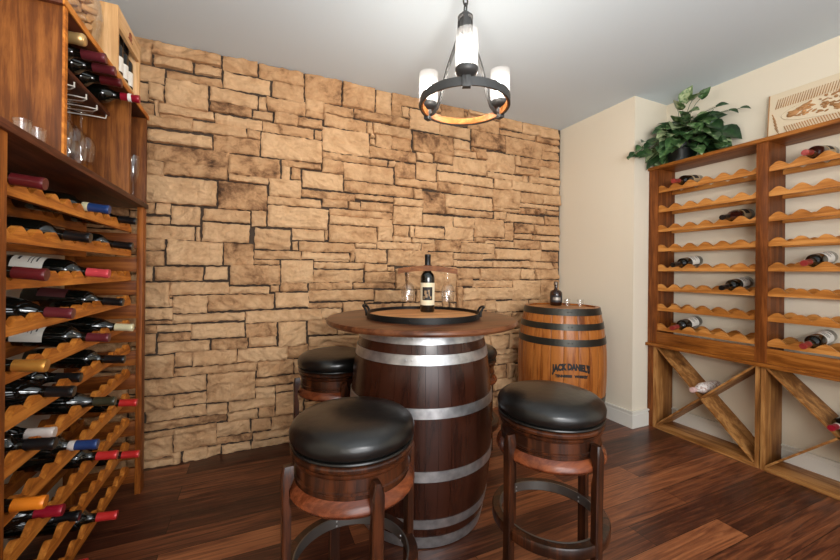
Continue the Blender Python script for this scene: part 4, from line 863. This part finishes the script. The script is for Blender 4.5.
for k in range(3):
    a = near+2*pi*k/3; c, s_ = cos(a), sin(a)
    rp = [(.030, .378), (.036, .31), (.060, .25), (.086, .19), (.108, .125), (.124, .06), (.143, .018), (.168, -.004), (.190, -.008)]
    m = MB(); n = len(rp); rows = []
    for i, (r, z) in enumerate(rp):
        r0, z0 = rp[max(0, i-1)]; r1, z1 = rp[min(n-1, i+1)]
        d = Vector((r1-r0, z1-z0)).normalized(); nn = Vector((-d.y, d.x))*.0028
        ring = []
        for tt, q in ((-.009, 1), (.009, 1), (.009, -1), (-.009, -1)):
            rr_q, zq = r+nn.x*q, z+nn.y*q
            ring.append(m.b.verts.new((CX+rr_q*c-tt*s_, CY+rr_q*s_+tt*c, CZ+zq)))
        rows.append(ring)
    for r0, r1 in zip(rows, rows[1:]):
        for i in range(4):
            j = (i+1) % 4; m.b.faces.new((r0[i], r0[j], r1[j], r1[i]))
    m.b.faces.new(rows[0][::-1]); m.b.faces.new(rows[-1])
    part('arm', m, GREYIRON, ch, angle=30)
    px_, py_ = CX+.193*c, CY+.193*s_
    Tp = Matrix.Translation((px_, py_, CZ))
    m = MB(); m.lathe([(.001, -.020), (.014, -.020), (.016, .018), (.030, .022), (.042, .028), (.0455, .036), (.0455, .048), (.036, .050), (.014, .050), (.012, .070), (.001, .070)], 28, Tp); 
    bx_ = m.box(.184, -.017, -.026, .207, .017, .022, .002)
    for v in bx_: v.co = Vector((CX+v.co.x*c-v.co.y*s_, CY+v.co.x*s_+v.co.y*c, CZ+v.co.z))
    cup = part('candle_cup', m, GREYIRON, ch)
    m = MB(); m.lathe([(.0425, .049), (.0445, .049), (.0445, .192), (.0425, .192), (.0425, .049)], 40, Tp, False, False); part('glass_shade', m, SEEDED, ch, angle=60)
    m = MB(); m.lathe([(.001, .071), (.009, .071), (.013, .085), (.0145, .105), (.013, .132), (.007, .152), (.001, .156)], 16, Tp); part('bulb', m, BULB, ch, angle=60)

# ------------------------------------------------------------------ pothos on the right rack
PXc, PYc, PZ = 2.755, 1.635, 1.925
pp_ = thing('potted_plant', 'leafy green pothos in a dark pot on top of the right wine rack', 'plant', (PXc, PYc, PZ))
m = MB(); m.lathe([(.001, .006), (.066, .004), (.070, .0), (.074, .004), (.080, .12), (.083, .125), (.083, .14), (.076, .14), (.074, .118), (.001, .118)], 36, Matrix.Translation((PXc, PYc, PZ))); part('pot', m, plain('dark_green_glaze', (16, 22, 18), .4, 0, .4, 0), pp_)
m = MB(); m.lathe([(.001, .119), (.0735, .119), (.060, .126), (.001, .128)], 24, Matrix.Translation((PXc, PYc, PZ))); part('soil', m, plain('potting_soil', (48, 34, 24), .95, bump=.5), pp_)
t = NT('pothos_leaf')
at = t.n('ShaderNodeAttribute', attribute_name='tone', attribute_type='GEOMETRY')
tc = t.n('ShaderNodeTexCoord'); nz = t.n('ShaderNodeTexNoise', Scale=38, Detail=4); t.l(tc.outputs['Object'], nz.inputs['Vector'])
mm = t.n('ShaderNodeMath', operation='MULTIPLY_ADD'); mm.inputs[1].default_value = .75; t.l(nz.outputs['Fac'], mm.inputs[0]); t.l(at.outputs['Fac'], mm.inputs[2])
lc = t.ramp(mm.outputs[0], [(.30, s2l((20, 38, 22))), (.62, s2l((46, 76, 42))), (.88, s2l((92, 124, 74))), (1.0, s2l((172, 186, 142)))])
b = t.pr(**{'Roughness': .32}); t.l(lc, b.inputs['Base Color'])
LEAF = t.m
b = bmesh.new(); tl = b.verts.layers.float.new('tone'); sb = MB()
rl = random.Random(21)
def leaf(pos, tip, normal, L_, W_, tn):
    d = tip.normalized(); n_ = (normal-d*normal.dot(d)).normalized(); s = d.cross(n_)
    outline = [(0, 0), (.08, .28), (.22, .46), (.42, .5), (.62, .40), (.82, .20), (1, 0)]
    rows = []
    for tt, ww in outline:
        droop = -.22*L_*tt*tt; base_ = pos+d*(tt*L_ - (.10*L_ if 0 < tt < .1 else 0))+n_*droop
        c_ = b.verts.new(base_); c_[tl] = min(1, tn+.16)
        if ww:
            l_ = b.verts.new(base_+s*(ww*W_)+n_*(ww*W_*.35)); r_ = b.verts.new(base_-s*(ww*W_)+n_*(ww*W_*.35)); l_[tl] = r_[tl] = tn
            lm = b.verts.new(base_+s*(ww*W_*.5)+n_*(ww*W_*.12)); rm = b.verts.new(base_-s*(ww*W_*.5)+n_*(ww*W_*.12)); lm[tl] = rm[tl] = tn+.05
            rows.append([l_, lm, c_, rm, r_])
        else: rows.append([c_])
    for r0, r1 in zip(rows, rows[1:]):
        if len(r0) == 1:
            for k in range(4): b.faces.new((r0[0], r1[k+1], r1[k]))
        elif len(r1) == 1:
            for k in range(4): b.faces.new((r0[k], r0[k+1], r1[0]))
        else:
            for k in range(4): b.faces.new((r0[k], r0[k+1], r1[k+1], r1[k]))
crown = Vector((PXc, PYc, PZ+.13))
def spray(target, size, tn=None):
    target = Vector((min(target[0], 2.865), target[1], target[2])) if len(target) == 3 else target
    mid = (crown+target)/2+Vector((0, 0, .06))
    sb.tube([crown, (crown*2+mid*2)/4, mid, (mid+target)/2+Vector((0, 0, .012)), target], .0017, 5)
    out = (target-crown); out.z *= .4
    tip = out.normalized()+Vector((rl.uniform(-.4, .2), rl.uniform(-.5, .5), rl.uniform(-.9, -.1)))
    if target.y > 1.75 and target.x > 2.45: tip.y = -abs(tip.y)*.3
    if target.x+tip.normalized().x*size > 2.875: tip.x = -abs(tip.x)*.5
    nrm = Vector((-.55+rl.uniform(-.35, .35), -.45+rl.uniform(-.35, .35), .65+rl.uniform(-.3, .3)))
    leaf(target, tip, nrm, size, size*rl.uniform(.72, .9), rl.uniform(0, .55) if tn is None else tn)
for i in range(145):
    a = rl.uniform(0, 2*pi); e = rl.uniform(-.35, 1.3); q = rl.uniform(.55, 1)
    v = Vector((.17*cos(a)*cos(e)*q, .215*sin(a)*cos(e)*q-.03, .20*sin(e)*q-.02))
    spray(crown+v, rl.uniform(.085, .14))
for (x, y, z, s_) in [(2.56, 1.76, 2.09, .075), (2.53, 1.77, 2.05, .075), (2.49, 1.79, 2.015, .07), (2.47, 1.775, 1.99, .07), (2.54, 1.74, 2.0, .08), (2.46, 1.80, 1.985, .045), (2.57, 1.72, 2.06, .08), (2.60, 1.74, 2.02, .09),
                      (2.78, 1.36, 2.20, .07), (2.79, 1.30, 2.19, .06), (2.76, 1.42, 2.24, .07), (2.74, 1.37, 1.96, .07), (2.70, 1.33, 1.945, .055), (2.73, 1.60, 2.34, .11), (2.72, 1.54, 2.33, .11), (2.71, 1.63, 2.30, .11), (2.70, 1.57, 2.24, .11), (2.74, 1.50, 2.33, .08), (2.68, 1.62, 2.20, .11), (2.68, 1.55, 2.16, .11)]:
    spray(Vector((x, y, z)), s_, rl.uniform(.2, .5) if z > 2.2 and y > 1.48 else None)
for v in b.verts:
    v.co.x = min(v.co.x, 2.88)
    if v.co.x > 2.515: v.co.y = min(v.co.y, 1.81)
    if v.co.y < 1.835 and v.co.x > 2.655 and v.co.z < 1.93: v.co.z = 1.93
for v in sb.b.verts:
    v.co.x = min(v.co.x, 2.88)
    if v.co.x > 2.515: v.co.y = min(v.co.y, 1.81)
mb = MB(); mb.b.free(); mb.b = b
fo = bpy.data.meshes.new('foliage'); bmesh.ops.translate(b, verts=b.verts[:], vec=-Vector((PXc, PYc, PZ))); b.to_mesh(fo); b.free(); fo.materials.append(LEAF)
for p in fo.polygons: p.use_smooth = True
link('foliage', fo, pp_)
part('stems', sb, plain('green_stem', (70, 92, 48), .5), pp_, angle=60)

# ------------------------------------------------------------------ carved board leaning on the wall
cb_ = thing('carved_panel', 'cream carved wooden panel with brown relief standing on the right wine rack', 'wall art', (2.86, .83, 1.925))
CARVEC = plain('whitewashed_board', (220, 204, 176), .7, bump=.15); CARVEB = plain('brown_relief_stain', (168, 122, 76), .65, var=.3)
lean = .045; y_l, y_r, hh = 1.182, .36, .30
def cpt(s_, h_, d): return (2.868-lean*(1-h_/hh)*.6-d, y_l-s_, 1.9255+h_)
m = MB(); W_ = y_l-y_r
m.prism([(0, 0), (W_, 0), (W_, hh), (0, hh)], cpt, 0, .012); part('board', m, CARVEC, cb_, smooth=False)
m = MB()
m.prism([(0, 0), (.006, 0), (.006, hh), (0, hh)], cpt, .0119, .0128); part('edge_stain', m, CARVEB, cb_, smooth=False)
m = MB()
def stroke(x0, h0, x1, h1, w_=.0022):
    d = Vector((x1-x0, h1-h0)).normalized(); n_ = Vector((-d.y, d.x))*w_
    m.prism([(x0-n_.x, h0-n_.y), (x1-n_.x*.4, h1-n_.y*.4), (x1+n_.x*.4, h1+n_.y*.4), (x0+n_.x, h0+n_.y)], cpt, .0119, .0145)
n = 66
for i in range(n):
    s_ = .035+i*.011
    bulge = .235
    if s_ < W_-.03:
        stroke(s_, .205, s_+.012, .262)
        stroke(s_+.01, .086, s_+.030, .035) if i > 2 else None
for i in range(5):
    stroke(.020+.004*i, .178-.022*i, .040+.005*i, .128-.022*i)
part('carved_rays', m, CARVEB, cb_, smooth=False)
m = MB()
def lump(x, h, a_, b_2, rot, z_):
    vs = m.lathe([(1, 0), (.9, .45), (.6, .8), (.01, 1)], 12)
    for v in vs:
        u_, w2 = v.co.x*a_, v.co.y*b_2
        v.co = Vector(cpt(x+u_*cos(rot)-w2*sin(rot), h+u_*sin(rot)+w2*cos(rot), .0118+v.co.z*z_))
rp_ = random.Random(8)
for i in range(150):
    x = .10+rp_.random()*.66; q = min(1, (x-.06)/.16)
    h = .150+rp_.uniform(-.045, .052)*q
    lump(x, h, rp_.uniform(.006, .022), rp_.uniform(.003, .009), rp_.uniform(-.5, .7), rp_.uniform(.004, .009))
lump(.115, .150, .03, .018, .3, .009)
part('carved_relief', m, CARVEB, cb_, angle=60)
m = MB()
rel = [(.43+.365*cos(2*pi*i/60), .148+.070*sin(2*pi*i/60)) for i in range(60)]
m.tube([cpt(a_, h_, .0125) for a_, h_ in rel], .0028, 6, True); part('carved_outline', m, CARVEC, cb_, angle=60)

# ------------------------------------------------------------------ light
def area(name, loc, target, sx, sy, power, col):
    l = bpy.data.lights.new(name, 'AREA'); l.shape = 'RECTANGLE'; l.size = sx; l.size_y = sy; l.energy = power; l.color = col
    o_ = bpy.data.objects.new(name, l); COL.objects.link(o_); o_.location = loc
    o_.rotation_mode = 'QUATERNION'; o_.rotation_quaternion = (Vector(target)-Vector(loc)).to_track_quat('-Z', 'Y')
    return o_
area('rear_fill_light', (.1, -2.3, 1.4), (.9, 2, 1.2), 2.4, 1.9, 80, (.96, .98, 1))  # added fill panel behind the camera, stands in for unseen sources there
area('ceiling_fill_light', (.35, -.5, 1.35), (.6, .3, 2.44), 0.5, 0.5, 34, (1, .98, .95))  # added uplight behind the camera, put in to brighten the ceiling
w_ = bpy.data.worlds.new('world'); SC.world = w_; w_.use_nodes = True
w_.node_tree.nodes['Background'].inputs[0].default_value = (.95, .97, 1, 1); w_.node_tree.nodes['Background'].inputs[1].default_value = 1.0
SC.view_settings.view_transform = 'Standard'; SC.view_settings.look = 'None'; SC.view_settings.gamma = 1; SC.view_settings.use_curve_mapping = False
SC.view_settings.exposure = .12
SC.cycles.use_denoising = True
SC.cycles.max_bounces = 8; SC.cycles.transparent_max_bounces = 16; SC.cycles.sample_clamp_indirect = 6
